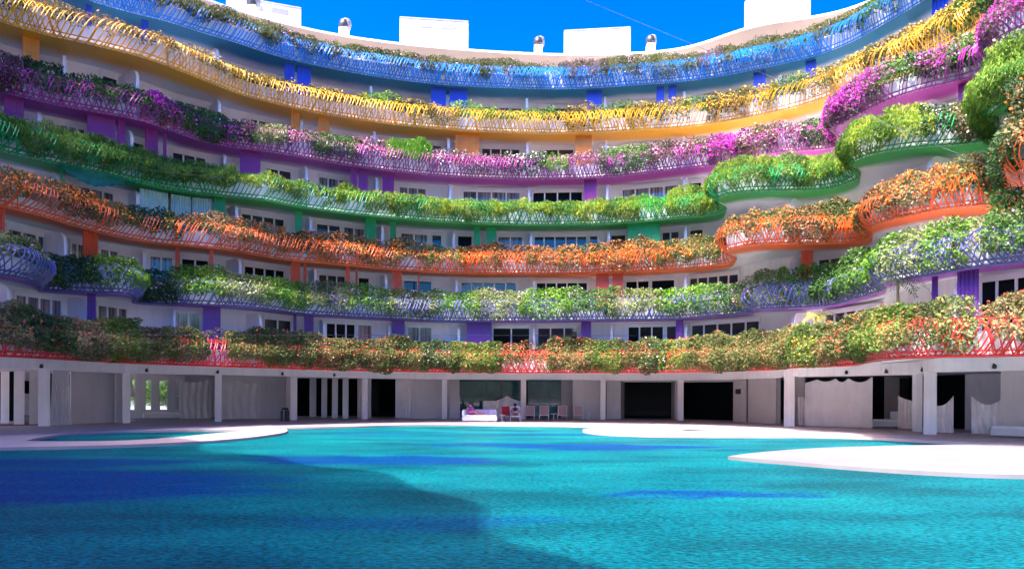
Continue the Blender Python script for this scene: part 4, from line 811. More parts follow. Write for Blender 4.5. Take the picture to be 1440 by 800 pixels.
# red balcony (0): thick hedge over everything
plant(0, -60, 22, 'palerust', .2, 2.1, 1.4, 'coral', .04, .05, thick=.5); plant(0, 22, 92, 'hedgedark', .2, 1.95, 1.4, 'coral', .04, .05, thick=.5); plant(0, 92, 140, 'palerust', .15, 2.0, 1.4, 'coral', .06, .08, thick=.5); plant(0, 140, 190, 'hedgelit', .15, 2.05, 1.4, 'coral', .05, .08, thick=.5); plant(0, 190, 235, 'tawny', .15, 1.9, 1.3, 'coral', .06, .1, thick=.45); plant(0, 235, 279, 'hedge', .25, 1.9, 1.2, 'coral', .05, .15, thick=.4)
plant(0, 290, 308, 'tawny', 1.5, 1.9, .4, 'coral', .25, .4, thick=.2); plant(0, 321, 370, 'tawny', .1, 2.0, 1.4, 'coral', .05, .06, thick=.5); plant(0, 370, 430, 'hedge', .05, 2.05, 1.4, 'coral', .06, .06, thick=.5); plant(0, 430, 490, 'tawny', 0, 2.05, 1.4, 'coral', .07, .06, thick=.5); plant(0, 490, 545, 'tawny', 0, 2.05, 1.4, 'coral', .08, .06, thick=.5); plant(0, 545, 595, 'hedge', 0, 2.1, 1.4, 'coral', .06, .06, thick=.5); plant(0, 595, 640, 'hedgedark', 0, 2.1, 1.4, 'white', .05, .06, thick=.5); plant(0, 640, 700, 'hedgelit', 0, 2.05, 1.4, 'coral', .1, .08, thick=.5)
plant(0, 700, 725, 'tawny', .3, 1.9, .9, 'coral', .35, .3, thick=.3); plant(0, 725, 775, 'tawny', .5, 1.85, .7, 'coral', .5, .35, thick=.25); plant(0, 775, 830, 'tawny', 0, 2.1, 1.4, 'coral', .18, .08, thick=.5); plant(0, 830, 870, 'hedgelit', 0, 2.1, 1.4, 'coral', .06, .06, thick=.5); plant(0, 870, 905, 'tawny', 0, 2.05, 1.3, 'coral', .15, .08, thick=.5); plant(0, 905, 935, 'hedgedark', 0, 2.1, 1.4, 'white', .08, .06, thick=.5); plant(0, 935, 975, 'hedgelit', .1, 2.1, 1.2, 'coral', .15, .1, thick=.5); plant(0, 975, 1015, 'tawny', 0, 2.1, 1.4, 'coral', .08, .05, thick=.5); plant(0, 1015, 1065, 'hedge', .1, 2.1, 1.4, 'coral', .05, .06, thick=.5)
plant(0, 1065, 1118, 'tawny', .1, 2.05, 1.3, 'coral', .06, .08, thick=.5); plant(0, 1122, 1152, 'hedgelit', .1, 2.2, 1.4, 'yellow', .05, .06, thick=.5); plant(0, 1152, 1185, 'tawny', .15, 2.1, 1.3, 'coral', .1, .1, thick=.5); plant(0, 1185, 1228, 'hedge', .15, 2.1, 1.4, 'coral', .08, .06, thick=.5); plant(0, 1228, 1275, 'hedgelit', .3, 2.1, 1.3, 'coral', .08, .12, thick=.5); plant(0, 1275, 1320, 'tawny', .35, 2.1, 1.2, 'coral', .08, .15, thick=.5); plant(0, 1320, 1358, 'pale', .3, 2.2, 1.3, 'yellow', .08, .1, thick=.5); plant(0, 1362, 1402, 'tawny', 1.2, 1.9, .5, 'coral', .3, .4, thick=.2); plant(0, 1402, 1440, 'palerust', .4, 2.2, 1.2, 'coral', .12, .12, thick=.5); plant(0, 1440, 1500, 'tawny', .1, 2.2, 1.2, 'coral', .2, .1, thick=.5)

# potted palms standing on the red balcony
def palm(px, ex, z0, h, colr, label, nf=16):
    c = wall_pt(LV[0]['rim'].Rmax, px, z0 + 1, ex); root = empty('potted_palm', (c[0], c[1], z0)); tag(root, label, 'potted plant')
    t = MB(); t.tube([(0, 0, 0), (.03, 0, h * .55), (.0, .02, h)], [.09, .06, .05], 7); t.build('trunk', surf('palm_trunk', (.16, .11, .06), .9, .2, 6), root, True)
    pt = MB(); pt.lathe((0, 0, 0), [(.2, 0), (.28, .4), (.3, .42), (.26, .42)], 14); pt.build('pot', M['louvre'], root, True)
    fr = MB()
    for i in range(nf):
        a = i * 2.4; up = random.uniform(.2, .9); ln = random.uniform(.7, 1.05)
        P = [(ln * t_ * math.cos(a), ln * t_ * math.sin(a), h + up * t_ - .9 * t_ * t_ * ln) for t_ in np.linspace(0, 1, 7)]
        for j in range(1, 7):
            for sgn in (-1, 1):
                for dt in (0, .5):
                    b = np.array(P[j - 1]) * (1 - dt) + np.array(P[j]) * dt; sd = np.array((-math.sin(a), math.cos(a), -.35)) * sgn * .24 * math.sin(PI * (j / 7)) ; fw = (np.array(P[j]) - np.array(P[j - 1])) * .5
                    fr.add([b, b + sd * .5 + fw * .9, b + sd + fw * 1.2, b + sd * .5 + fw * .4], [(0, 1, 2, 3)])
    fr.build('fronds', surf('palm_frond' + label[:4], colr, .6, .3, 8), root)
palm(1148, .5, 3.65, 2.1, (.32, .30, .03), 'yellowing palm with drooping fronds on the coral red balcony')
palm(1262, .5, 3.65, 2.5, (.02, .035, .012), 'dark palm with spiky fronds above the hedge of the coral red balcony')

# torn green shade net sagging under the green balcony at left
R = LV[3]['rim']; sA, sB = R.s_of_px(78), R.s_of_px(200); ns, nz = 40, 8; mb = MB(); V = []
for j in range(nz + 1):
    for i in range(ns + 1):
        t = i / ns; s_ = sA + (sB - sA) * t; P, Nn = R.at(np.array([s_])); dr = .75 * math.sin(PI * min(1, t * 1.02)) ** .8 * (.7 + .3 * math.sin(5 * t)); h = j / nz
        o = .14 - .25 * math.sin(PI * h * .9) - .18 * h + .04 * math.sin(i * .9 + j); V.append((*(P[0] + Nn[0] * o), 12.72 - dr * h + .03 * math.sin(i * 1.7)))
mb.add(V, [(j * (ns + 1) + i, j * (ns + 1) + i + 1, (j + 1) * (ns + 1) + i + 1, (j + 1) * (ns + 1) + i) for j in range(nz) for i in range(ns)])
tag(mb.build('shade_net', surf('green_net', (.005, .16, .12), .7, .25, 3), None, True), 'torn dark green shade net sagging under the left of the green balcony', 'shade net')

# stay cables
def cable(a, b, label, r=.014):
    A = (*at_depth(a[0], a[2], a[1]), CAMH + level_uv(a[0], a[1])[1] * a[2]); B = (*at_depth(b[0], b[2], b[1]), CAMH + level_uv(b[0], b[1])[1] * b[2]); mb = MB()
    A, B = np.array(A), np.array(B); P = [A * (1 - t) + B * t for t in np.linspace(0, 1, 12)]
    mb.tube(P, r, 5); tag(mb.build('cable', M['darkmetal'], None, True), label, 'cable')
cable((700, -50, 45), (1470, 267, 20.5), 'thin steel cable slanting from the sky down to the right balconies', .007)
cable((-60, 210, 27), (470, 268, 41), 'thin cable running along the front of the green balcony at left', .010)
cable((-60, 470, 30), (960, 472, 46), 'thin cable running level in front of the windows above the coral red hedge', .009)

# ------------------------------------------------------------------ fabrics hanging in the loggia
def drape(px0, px1, ex, zt, label, mat='fabric', gather=0.0, amp=.09, fold=.9, bot=.03, ztop_fn=None, cat='curtain', name='curtain', group=None, slope=0.0):
    n, m = 60, 14; V = []
    for j in range(m + 1):
        h = j / m
        for i in range(n + 1):
            t = i / n; w = 1 - gather * math.sin(PI * h) * .5 - gather * h * .0
            tt = .5 + (t - .5) * w + slope * (1 - h) * (t - .5); c = fas(px0 + (px1 - px0) * tt, ex); e = c / np.linalg.norm(c)
            wob = amp * math.sin(i * fold + 1.3 * math.sin(j * .25)) * (.5 + .5 * (1 - h)) + .02 * math.sin(i * .37 + j * .8)
            zt_ = zt if ztop_fn is None else ztop_fn(t); z = bot + (zt_ - bot) * h
            V.append((*(c - e * wob), z))
    mb = MB(); mb.add(V, [(j * (n + 1) + i, j * (n + 1) + i + 1, (j + 1) * (n + 1) + i + 1, (j + 1) * (n + 1) + i) for j in range(m) for i in range(n)])
    o = mb.build(name, M[mat], None, True); tag(o, label, cat, group); return o
scal = lambda xs: (lambda t: next((z0 + (z1 - z0) * (t - a) / (b - a) - sg * math.sin(PI * (t - a) / (b - a))) for a, b, z0, z1, sg in xs if t <= b + 1e-6))
drape(73, 97, .35, 2.98, 'long white curtain gathered beside the second column from the left', slope=.35, gather=.2)
drape(515, 522, .8, 2.98, 'narrow white curtain tied against the column left of the dark doorway', amp=.06, gather=.2)
drape(556, 579, 1.1, 2.98, 'pleated white curtain hanging on the right of the dark doorway', amp=.1)
scr = 'canvas screens in the loggia'
drape(253, 297, 5.0, 2.75, 'pale canvas screen with drooping top left of the third column', 'screen_fabric', amp=.05, fold=.5, ztop_fn=scal([(0, .9, 2.72, 2.74, .2), (.9, 1, 2.74, 2.7, .05)]), cat='canvas screen', name='canvas_screen', group=scr)
drape(313, 366, 3.2, 2.75, 'wide pale canvas screen with scalloped top right of the third column', 'screen_fabric', amp=.05, fold=.5, ztop_fn=scal([(0, .35, 2.55, 2.72, .12), (.35, 1, 2.72, 2.6, .18)]), cat='canvas screen', name='canvas_screen', group=scr)
drape(679, 734, .9, 1.7, 'low grey canvas screen with peaked top behind the sun loungers', 'screen_fabric', amp=.05, fold=.5, ztop_fn=lambda t: 1.35 + .38 * max(0, 1 - abs(t - .62) / .3) ** 1.3, cat='canvas screen', name='canvas_screen', group=scr)
drape(1132, 1227, 1.7, 2.9, 'tall canvas screen with three scallops right of the white corner column', 'fabric', amp=.06, fold=.4, ztop_fn=scal([(0, .18, 2.6, 2.8, .02), (.18, .45, 2.8, 2.85, .16), (.45, .64, 2.85, 2.85, .22), (.64, 1, 2.85, 2.92, .28)]), cat='canvas screen', name='canvas_screen', group=scr)
drape(1122, 1134, 2.4, 1.75, 'low narrow canvas screen half hidden by the white corner column', 'fabric', amp=.03, fold=.5, cat='canvas screen', name='canvas_screen', group=scr)
drape(1263, 1286, 2.2, 1.8, 'low canvas screen between the lounge seat and the pink column', 'fabric', amp=.05, fold=.45, ztop_fn=scal([(0, 1, 1.85, 1.55, .05)]), cat='canvas screen', name='canvas_screen', group=scr)
drape(1316, 1341, 2.6, 1.7, 'low canvas screen just right of the front white column', 'fabric', amp=.05, fold=.45, ztop_fn=scal([(0, 1, 1.35, 1.85, .18)]), cat='canvas screen', name='canvas_screen', group=scr)
drape(1366, 1409, 2.4, 1.8, 'low canvas screen with sagging top at the far right', 'fabric', amp=.05, fold=.45, ztop_fn=scal([(0, 1, 1.85, 1.7, .35)]), cat='canvas screen', name='canvas_screen', group=scr)

# ------------------------------------------------------------------ furniture on the deck
def ground(px, py): return on_plane(px, py, 0.0)
def lounger(root, mat, frame):
    f = MB()
    for x in (-.33, .33):
        f.tube([(x, -.95, .34), (x, .35, .34)], .025, 6); f.tube([(x, .3, .34), (x, .72, 1.0)], .022, 6)
    f.tube([(-.33, .72, 1.0), (.33, .72, 1.0)], .022, 6); f.tube([(-.33, -.95, .34), (.33, -.95, .34)], .025, 6); f.tube([(-.33, .35, .34), (.33, .35, .34)], .022, 6)
    f.build('frame', frame, root)
    for x in (-.33, .33):
        for y in (-.88, .6):
            g = MB(); g.tube([(x, y, 0), (x, y * .97, .34)], .024, 6); g.build('leg', frame, root)
    s = MB(); s.obox((-.31, -.92), (.31, -.92), 1.24, .335, .355); s.build('seat', mat, root)
    b = MB(); P = [(-.31, .33, .36), (.31, .33, .36), (.31, .71, .99), (-.31, .71, .99)]; Q = [(x, y + .025, z - .012) for x, y, z in P]
    b.add(P + Q, [(0, 1, 2, 3), (7, 6, 5, 4), (0, 4, 5, 1), (1, 5, 6, 2), (2, 6, 7, 3), (3, 7, 4, 0)]); b.build('backrest', mat, root)
ll = ['leftmost of four mauve sun loungers in a row beside the column', 'second from left of four mauve sun loungers, left of the small round table', 'third from left of four mauve sun loungers, right of the small round table', 'rightmost of four mauve sun loungers in a row before the grey wall']
first = empty('sun_lounger'); lounger(first, M['mauve'], M['whiteplastic'])
for i, (px, py) in enumerate(((745.5, 590.3), (766, 590.3), (792, 590.3), (815, 590.3))):
    o = first if i == 0 else copy_tree(first); x, y = ground(px, py); o.location = (x, y + .95, 0); o.rotation_euler.z = -math.atan2(x, y) + random.uniform(-.05, .05)
    tag(o, ll[i], 'sun lounger', 'sun loungers by the pool')
o = copy_tree(first); x, y = ground(700, 588); o.location = (x, y + 1.2, 0); o.rotation_euler.z = .05; tag(o, 'mauve sun lounger behind the white daybed', 'sun lounger', 'sun loungers by the pool')
def side_table(px, py, label, h=.45, r=.22):
    x, y = ground(px, py); t = empty('side_table', (x, y, 0)); tag(t, label, 'side table', 'small tables by the loungers')
    a = MB(); a.lathe((0, 0, h - .03), [(r, 0), (r, .03), (r - .01, .035)], 18); a.build('table_top', M['whiteplastic'], t)
    a = MB(); a.tube([(0, 0, .02), (0, 0, h - .02)], .03, 8); a.build('leg', M['whiteplastic'], t)
    a = MB(); a.lathe((0, 0, 0), [(.16, 0), (.16, .02), (.03, .035)], 16); a.build('base', M['whiteplastic'], t); return x, y
side_table(778.5, 590, 'small white round table between the middle two loungers'); side_table(828, 590, 'small white table right of the last lounger', .5, .12); tx, ty = side_table(706, 592.5, 'small white table between the daybed and the reclining person')
b = MB(); b.lathe((tx - .05, ty, .452), [(.035, 0), (.04, .12), (.03, .16), (.012, .2), (.012, .26)], 10); tag(b.build('bottle', surf('red_drink', (.55, .04, .03), .2, .05, 2), None, True), 'small red bottle on the white table beside the daybed', 'bottle')
# daybed
x, y = ground(674, 593.2); db = empty('daybed', (x, y + .5, 0), .04); tag(db, 'white daybed with low base and cushions at the pool edge', 'daybed')
a = MB(); a.box(-1.15, 1.15, -.42, .5, .06, .36); a.build('base', M['whiteplastic'], db, bevel=.03)
a = MB(); a.box(-1.15, -.98, -.42, .5, .362, .78); a.build('armrest', M['whiteplastic'], db, bevel=.04)
a = MB(); a.box(-1.15, 1.12, .502, .66, .06, .80); a.build('backrest', M['whiteplastic'], db, bevel=.04)
a = MB(); a.box(-.97, 1.12, -.40, .49, .363, .46); a.build('mattress', surf('white_cushion', (.78, .77, .78), .9, .04, 3), db, bevel=.03)
lil = surf('lilac_cushion', (.56, .51, .62), .9, .06, 4)
for i, xx in enumerate((-.62, -.12, .35, .82)):
    a = MB(); V = [(xx - .23, .30, .47), (xx + .23, .30, .47), (xx + .23, .48, .82), (xx - .23, .48, .82)]; W = [(p, q + .12, r - .02) for p, q, r in V]
    a.add(V + W, [(0, 1, 2, 3), (7, 6, 5, 4), (0, 4, 5, 1), (1, 5, 6, 2), (2, 6, 7, 3), (3, 7, 4, 0)]); o = a.build('cushion', lil, None, bevel=.04)
    o.location = db.location; o.rotation_euler = db.rotation_euler; tag(o, ['lilac cushion behind the person on the daybed', 'lilac cushion just right of the person on the daybed', 'lilac cushion right of centre on the daybed', 'lilac cushion at the right end of the daybed'][i], 'cushion', 'lilac cushions on the daybed')
for xx, yy, zz, mm, lab in ((.05, .0, .463, surf('orange_towel', (.75, .28, .03), .9, .1, 8), 'folded orange towel on the daybed'),):
    a = MB(); a.box(xx - .16, xx + .16, yy - .1, yy + .12, zz, zz + .09); o = a.build('towel', mm, None, bevel=.025); o.location = db.location; o.rotation_euler = db.rotation_euler; tag(o, lab, 'towel')

SKIN = surf('skin', (.42, .22, .14), .55, .05, 6); HAIR = surf('dark_hair', (.012, .009, .008), .6, .2, 20)
def figure(joints, edges, cloth, loc, rz, label, head, face, hands=True):
    """a continuous skinned body; faces near the named joints take the clothing colour"""
    me = bpy.data.meshes.new('person'); names = list(joints)
    me.from_pydata([joints[n][0] for n in names], [(names.index(a), names.index(b)) for a, b in edges], [])
    o = bpy.data.objects.new('person', me); COL.objects.link(o)
    sk = o.modifiers.new('skin', 'SKIN'); sk.use_smooth_shade = True; sd = o.modifiers.new('sub', 'SUBSURF'); sd.levels = sd.render_levels = 2
    for i, n in enumerate(names):
        r = joints[n][1]; me.skin_vertices[0].data[i].radius = r if isinstance(r, tuple) else (r, r); me.skin_vertices[0].data[i].use_root = (n == 'pelvis')
    bpy.context.view_layer.update(); ev = o.evaluated_get(bpy.context.evaluated_depsgraph_get()); nm = bpy.data.meshes.new_from_object(ev); o.modifiers.clear(); o.data = nm; nm.name = 'person'
    mats = [SKIN] + [c for c, _ in cloth]; nm.materials.clear()
    for m_ in mats: nm.materials.append(m_)
    pos = np.array([joints[n][0] for n in names])
    # sample points along bones so limbs keep their own colour
    sp, sn = [], []
    for a, b in edges:
        for t in np.linspace(0, 1, 6): sp.append(np.array(joints[a][0]) * (1 - t) + np.array(joints[b][0]) * t); sn.append((a, b, t))
    sp = np.array(sp)
    for p_ in nm.polygons:
        c = np.array(p_.center); i = int(np.argmin(((sp - c) ** 2).sum(1))); a, b, t = sn[i]; p_.material_index = 0
        for j, (_, bones) in enumerate(cloth):
            if (a, b) in bones: p_.material_index = j + 1
        p_.use_smooth = True
    o.location = loc; o.rotation_euler = (0, 0, rz); tag(o, label, 'person')
    h = MB(); H = np.array(head); fd = np.array(face) / np.linalg.norm(face)
    V = []; k = 14
    for i in range(8):
        for j in range(k):
            ph = PI * i / 7; az = 2 * PI * j / k; v = np.array((math.sin(ph) * math.cos(az), math.sin(ph) * math.sin(az), math.cos(ph))); 
            back = float(v @ fd); r = .112 if back < .25 else .085
            if v[2] > .45: r = max(r, .115)
            V.append(H + v * r * np.array((1, 1, 1.12)))
    h.add(V, [(i * k + j, i * k + (j + 1) % k, (i + 1) * k + (j + 1) % k, (i + 1) * k + j) for i in range(7) for j in range(k)])
    h.build('hair', HAIR, o, True)
    # face: eyes, nose, mouth as small raised pieces
    side = np.cross(fd, (0, 0, 1)); side /= np.linalg.norm(side); up = np.cross(side, fd)
    f_ = MB()
    for s_ in (-1, 1): c = H + fd * .095 + side * .033 * s_ + up * .005; f_.lathe(tuple(c - np.array((0, 0, .008))), [(.004, 0), (.012, .008), (.004, .016)], 8)
    c = H + fd * .088 - up * .055; f_.tube([c - side * .022, c + side * .022], .006, 5)
    f_.build('face_features', HAIR, o); f_ = MB(); c = H + fd * .098 - up * .02; f_.tube([H + fd * .09 + up * .02, c], [.008, .015], 6); f_.build('nose', SKIN, o, True)
    if hands:
        fg = MB()
        for hn, el in hands:
            W = np.array(joints[hn][0]); D = W - np.array(joints[el][0]); D /= np.linalg.norm(D); sd_ = np.cross(D, (0, 0, 1.)); sd_ /= np.linalg.norm(sd_) + 1e-9; dn = np.cross(sd_, D)
            for q, (off, ln) in enumerate(((-.032, .065), (-.011, .078), (.011, .072), (.031, .055))):
                b0 = W + D * .03 + sd_ * off; fg.tube([b0, b0 + D * ln * .55, b0 + D * ln - dn * .02], [.0095, .009, .007], 6)
            b0 = W - D * .01 + sd_ * -.035; fg.tube([b0, b0 + D * .03 - sd_ * .025, b0 + D * .06 - sd_ * .028], [.011, .010, .008], 6)
        fg.build('fingers', SKIN, o, True)
    return o
pink = surf('pink_cloth', (.72, .06, .40), .9, .08, 6); purp = surf('purple_cloth', (.20, .05, .30), .9, .08, 6)
J = dict(pelvis=((-.62, .12, .56), (.15, .12)), waist=((-.63, .20, .70), (.13, .10)), chest=((-.64, .27, .88), (.155, .11)), neck=((-.645, .30, 1.02), .055), head0=((-.645, .29, 1.08), .07), head=((-.645, .28, 1.19), (.088, .10)),
  shl=((-.81, .26, .95), .06), ell=((-.88, .10, .74), .045), hal=((-.72, -.06, .62), .035), shr=((-.48, .28, .95), .06), elr=((-.38, .14, .74), .045), har=((-.45, -.06, .64), .035),
  hpl=((-.70, .06, .56), .10), knl=((-.50, -.18, .72), .065), anl=((-.05, -.22, .52), .042), tol=((.10, -.24, .52), .035), hpr=((-.52, .08, .56), .10), knr=((-.20, .02, .62), .065), anr=((.24, -.05, .52), .042), tor=((.38, -.06, .55), .035))
E = [('pelvis', 'waist'), ('waist', 'chest'), ('chest', 'neck'), ('neck', 'head0'), ('head0', 'head'), ('chest', 'shl'), ('shl', 'ell'), ('ell', 'hal'), ('chest', 'shr'), ('shr', 'elr'), ('elr', 'har'), ('pelvis', 'hpl'), ('hpl', 'knl'), ('knl', 'anl'), ('anl', 'tol'), ('pelvis', 'hpr'), ('hpr', 'knr'), ('knr', 'anr'), ('anr', 'tor')]
figure(J, E, [(purp, [('waist', 'chest'), ('chest', 'shl'), ('chest', 'shr'), ('chest', 'neck')]), (pink, [('pelvis', 'waist'), ('pelvis', 'hpl'), ('pelvis', 'hpr'), ('hpl', 'knl'), ('hpr', 'knr')])], tuple(db.location), .04,
  'person in purple top and pink trousers lounging on the white daybed', (-.645, .28, 1.20), (.35, -1, -.1), [('hal', 'ell'), ('har', 'elr')])
# white lounger with a reclining person and red towel
x, y = ground(724.5, 592.4); wl = empty('sun_lounger', (x, y + .95, 0), .02); lounger(wl, surf('white_sling', (.78, .78, .77), .8, .05, 6), M['whiteplastic']); tag(wl, 'white sun lounger carrying a reclining person', 'sun lounger', 'sun loungers by the pool')
navy = surf('dark_blue_top', (.03, .05, .12), .9, .1, 6); lite = surf('white_shorts', (.7, .68, .66), .9, .06, 6)
J2 = dict(pelvis=((0, .16, .48), (.15, .12)), waist=((0, .32, .58), (.13, .10)), chest=((0, .46, .78), (.155, .11)), neck=((0, .54, .93), .055), head0=((0, .54, .98), .07), head=((0, .52, 1.09), (.088, .10)),
  shl=((-.18, .47, .86), .06), ell=((-.30, .30, .62), .045), hal=((-.22, .08, .56), .035), shr=((.18, .47, .86), .06), elr=((.30, .30, .62), .045), har=((.22, .08, .56), .035),
  hpl=((-.10, .10, .47), .10), knl=((-.14, -.28, .62), .065), anl=((-.15, -.62, .41), .042), tol=((-.16, -.70, .45), .035), hpr=((.10, .10, .47), .10), knr=((.14, -.30, .55), .065), anr=((.15, -.68, .41), .042), tor=((.16, -.76, .46), .035))
figure(J2, E, [(navy, [('waist', 'chest'), ('chest', 'shl'), ('chest', 'shr'), ('chest', 'neck')]), (lite, [('pelvis', 'waist'), ('pelvis', 'hpl'), ('pelvis', 'hpr')])], (x, y + .95, 0), .02,
  'person in dark top reclining on the white lounger, facing the pool', (0, .52, 1.10), (0, -1, -.05), [('hal', 'ell'), ('har', 'elr')])
# red armchair left of that lounger
x, y = ground(713, 591.5); rc = empty('armchair', (x, y + .7, 0), .3); tag(rc, 'red canvas chair between the small table and the white lounger', 'chair'); red = surf('red_canvas', (.50, .03, .035), .85, .1, 6)
a = MB(); a.box(-.28, .28, -.28, .26, .36, .42); a.build('seat', red, rc, bevel=.02); a = MB(); V = [(-.28, .24, .42), (.28, .24, .42), (.28, .40, .98), (-.28, .40, .98)]; W = [(p, q + .04, r) for p, q, r in V]
a.add(V + W, [(0, 1, 2, 3), (7, 6, 5, 4), (0, 4, 5, 1), (1, 5, 6, 2), (2, 6, 7, 3), (3, 7, 4, 0)]); a.build('backrest', red, rc)
for xx in (-.25, .25):
    for yy in (-.25, .24): a = MB(); a.tube([(xx, yy, 0), (xx, yy, .37)], .018, 6); a.build('leg', M['darkmetal'], rc)
# litter bin
x, y = ground(400.5, 592); bn = empty('litter_bin', (x, y, 0)); tag(bn, 'black cylindrical litter bin with steel band in front of the grey wall', 'litter bin')
a = MB(); a.lathe((0, 0, 0), [(.18, 0), (.2, .03), (.2, .72), (.19, .74)], 20); a.build('body', M['steel'], bn, True); a = MB(); a.lathe((0, 0, .72), [(.215, 0), (.215, .10), (.16, .15), (.05, .16)], 20); a.build('lid', M['darkmetal'], bn, True)
a = MB()
for s_ in (-1, 1): a.box(s_ * .13 - .09, s_ * .13 + .09, -.215, .215, .02, .70)
a.build('side_panel', M['darkmetal'], bn)
# folded parasol
x, y = fas(183, 3.5); um = empty('parasol', (x, y, 0)); tag(um, 'folded white parasol on a pole behind the left columns', 'parasol')
a = MB(); a.tube([(0, 0, 0), (0, 0, 2.75)], .03, 8); a.build('pole', M['steel'], um, True); a = MB(); k = 18; prof = [(.05, 2.7), (.10, 2.4), (.16, 2.0), (.24, 1.6), (.20, 1.5)]
V = [(r * (1 + .22 * math.sin(6 * 2 * PI * j / k)) * math.cos(2 * PI * j / k), r * (1 + .22 * math.sin(6 * 2 * PI * j / k)) * math.sin(2 * PI * j / k), z) for r, z in prof for j in range(k)]
a.add(V, [(i * k + j, i * k + (j + 1) % k, (i + 1) * k + (j + 1) % k, (i + 1) * k + j) for i in range(4) for j in range(k)]); a.build('canopy', M['fabric'], um, True); a = MB(); a.lathe((0, 0, 0), [(.3, 0), (.3, .06), (.05, .1)], 16); a.build('base', M['greywall'], um)
# lounge seat, benches at right, bath-like planter at left
def longseat(px, ex, w, label, back=True, name='lounge_seat', rz=None):
    c = fas(px, ex); t = empty(name, (c[0], c[1], 0), -math.atan2(c[0], c[1]) if rz is None else rz); tag(t, label, 'seat')
    a = MB(); a.prism([(-w / 2, -.4), (w / 2, -.4), (w / 2, .4), (-w / 2 - .1, .4)], .08, .38); a.build('base', M['greywall'], t, bevel=.03)
    a = MB(); a.box(-w / 2 + .02, w / 2 - .02, -.38, .38, .381, .50); a.build('cushion', M['fabric'], t, bevel=.04)
    if back: a = MB(); a.prism([(w / 2 - .5, .1), (w / 2, .1), (w / 2, .38), (w / 2 - .35, .38)], .501, .95); a.build('backrest', M['fabric'], t, bevel=.03)
longseat(1246, 3.0, 1.4, 'pale lounge seat with raised back behind the tall canvas screen'); longseat(1428, .9, 1.8, 'low grey bench against the wall at the far right', False, 'bench'); longseat(228, 6.0, 2.2, 'low pale bench under the garden windows at left', False, 'bench')
# red rug and stools at the far left
c = fas(28, 1.6); a = MB(); a.obox(fas(-40, 1.4), fas(66, 1.4), 2.2, .004, .02); tag(a.build('rug', surf('dark_red_rug', (.16, .015, .015), .95, .2, 5)), 'dark red rug on the floor at the far left', 'rug')
for i, (px, colr, lab) in enumerate(((37, (.5, .42, .38), 'pale round pouffe between the left columns'),)):
    c = fas(px, 2.9); a = MB(); a.lathe((c[0], c[1], .021), [(.2, 0), (.34, .08), (.36, .3), (.28, .46), (.05, .5)], 18); tag(a.build('pouffe', surf('pouffe_fabric' + str(i), colr, .9, .1, 6), None, True), lab, 'pouffe')

# ------------------------------------------------------------------ garden trees seen through the left windows
def tree(x, y, h, cr, label, style):
    t = empty('garden_tree', (x, y, 0)); tag(t, label, 'tree', 'garden trees behind the loggia')
    a = MB(); a.tube([(0, 0, -.9), (.1, .05, h * .35), (.0, .1, h * .75)], [.18, .13, .05], 8)
    for i in range(6): an = i * 1.05; z = h * (.3 + .07 * i); a.tube([(0.05, .05, z), (cr * .35 * math.cos(an), cr * .35 * math.sin(an), z + .5), (cr * .7 * math.cos(an), cr * .7 * math.sin(an), z + .8)], [.07, .05, .02], 6)
    a.build('trunk', surf('bark', (.12, .08, .05), .9, .3, 6) if 'bark' not in bpy.data.materials else bpy.data.materials['bark'], t, True)
    n = 6000; u = rng.normal(size=(n, 3)); u /= np.linalg.norm(u, axis=1)[:, None]; r = cr * (.45 + .55 * rng.random(n) ** .5) * (.65 + .7 * fnoise(u[:, 0] * 2 + 5, u[:, 1] * 2 + u[:, 2] * 1.7, int(x) + 50))
    C = u * r[:, None] * np.array((1, 1, .8)) + np.array((0, 0, h * .62)); C = C[C[:, 2] > -.5]
    V, T = leaves(C, u[:len(C)], .22, .12, np.clip(rng.normal(.55, .25, len(C)), 0, 1), 0, 0); mesh_leaves('crown', V, T, M['leaf_' + style], t)
for i, (px, d, h, lab, st) in enumerate(((196, 66, 4.6, 'sunlit green tree behind the leftmost garden window', 'bright'), (222, 68, 4.4, 'sunlit tree behind the middle garden windows', 'pale'), (252, 67, 4.5, 'leafy tree behind the right garden window', 'green'), (5, 58, 4.5, 'green tree beyond the far left opening', 'bright'))):
    x, y = at_depth(px, d); tree(x, y, h, 2.7, lab, st)

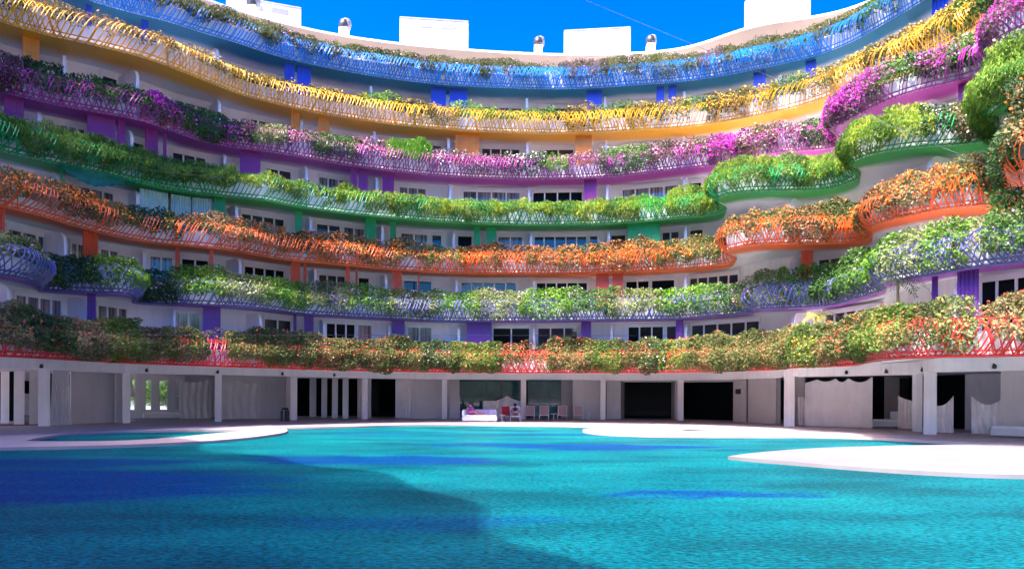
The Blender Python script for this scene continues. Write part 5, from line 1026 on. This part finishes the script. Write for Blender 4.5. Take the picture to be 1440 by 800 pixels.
# ------------------------------------------------------------------ light
AZ = math.atan2(-1.0, -.9); EL = math.radians(58)      # bearing of the sun (x, y) and its height
sv = np.array((math.sin(AZ) * math.cos(EL), math.cos(AZ) * math.cos(EL), math.sin(EL)))
sun = bpy.data.lights.new('sun', 'SUN'); sun.energy = 3.0; sun.angle = math.radians(.5); sun.color = (1, .975, .94)
so = bpy.data.objects.new('sun', sun); COL.objects.link(so)
from mathutils import Vector
so.rotation_euler = Vector(sv).to_track_quat('Z', 'Y').to_euler(); so.location = (-40, 0, 60)
w = bpy.data.worlds.new('World'); S.world = w; w.use_nodes = True; nt = w.node_tree; nt.nodes.clear()
sky = N(nt, 'ShaderNodeTexSky', sky_type='NISHITA', sun_disc=False); sky.sun_elevation = EL; sky.sun_rotation = AZ % (2 * PI); sky.altitude = 100; sky.air_density = 1.0; sky.dust_density = 2.9; sky.ozone_density = 1.8
hs = N(nt, 'ShaderNodeHueSaturation'); hs.inputs['Saturation'].default_value = 1.55; hs.inputs['Hue'].default_value = .511; hs.inputs['Value'].default_value = .92
bg = N(nt, 'ShaderNodeBackground'); bg.inputs[1].default_value = .15; wo_ = N(nt, 'ShaderNodeOutputWorld')
sm1 = N(nt, 'ShaderNodeVectorMath', operation='SCALE'); sm1.inputs['Scale'].default_value = .35; gm = N(nt, 'ShaderNodeGamma'); gm.inputs[1].default_value = 1.9
sm2 = N(nt, 'ShaderNodeVectorMath', operation='SCALE'); sm2.inputs['Scale'].default_value = 1 / .35
nt.links.new(sky.outputs[0], sm1.inputs[0]); nt.links.new(sm1.outputs[0], gm.inputs[0]); nt.links.new(gm.outputs[0], sm2.inputs[0])
nt.links.new(sm2.outputs[0], hs.inputs['Color']); nt.links.new(hs.outputs[0], bg.inputs[0]); nt.links.new(bg.outputs[0], wo_.inputs[0])
S.view_settings.view_transform = 'Standard'; S.view_settings.look = 'None'; S.view_settings.gamma = 1; S.view_settings.exposure = 1.78
S.render.engine = 'CYCLES'; S.cycles.max_bounces = 8; S.cycles.diffuse_bounces = 6; S.cycles.use_denoising = True
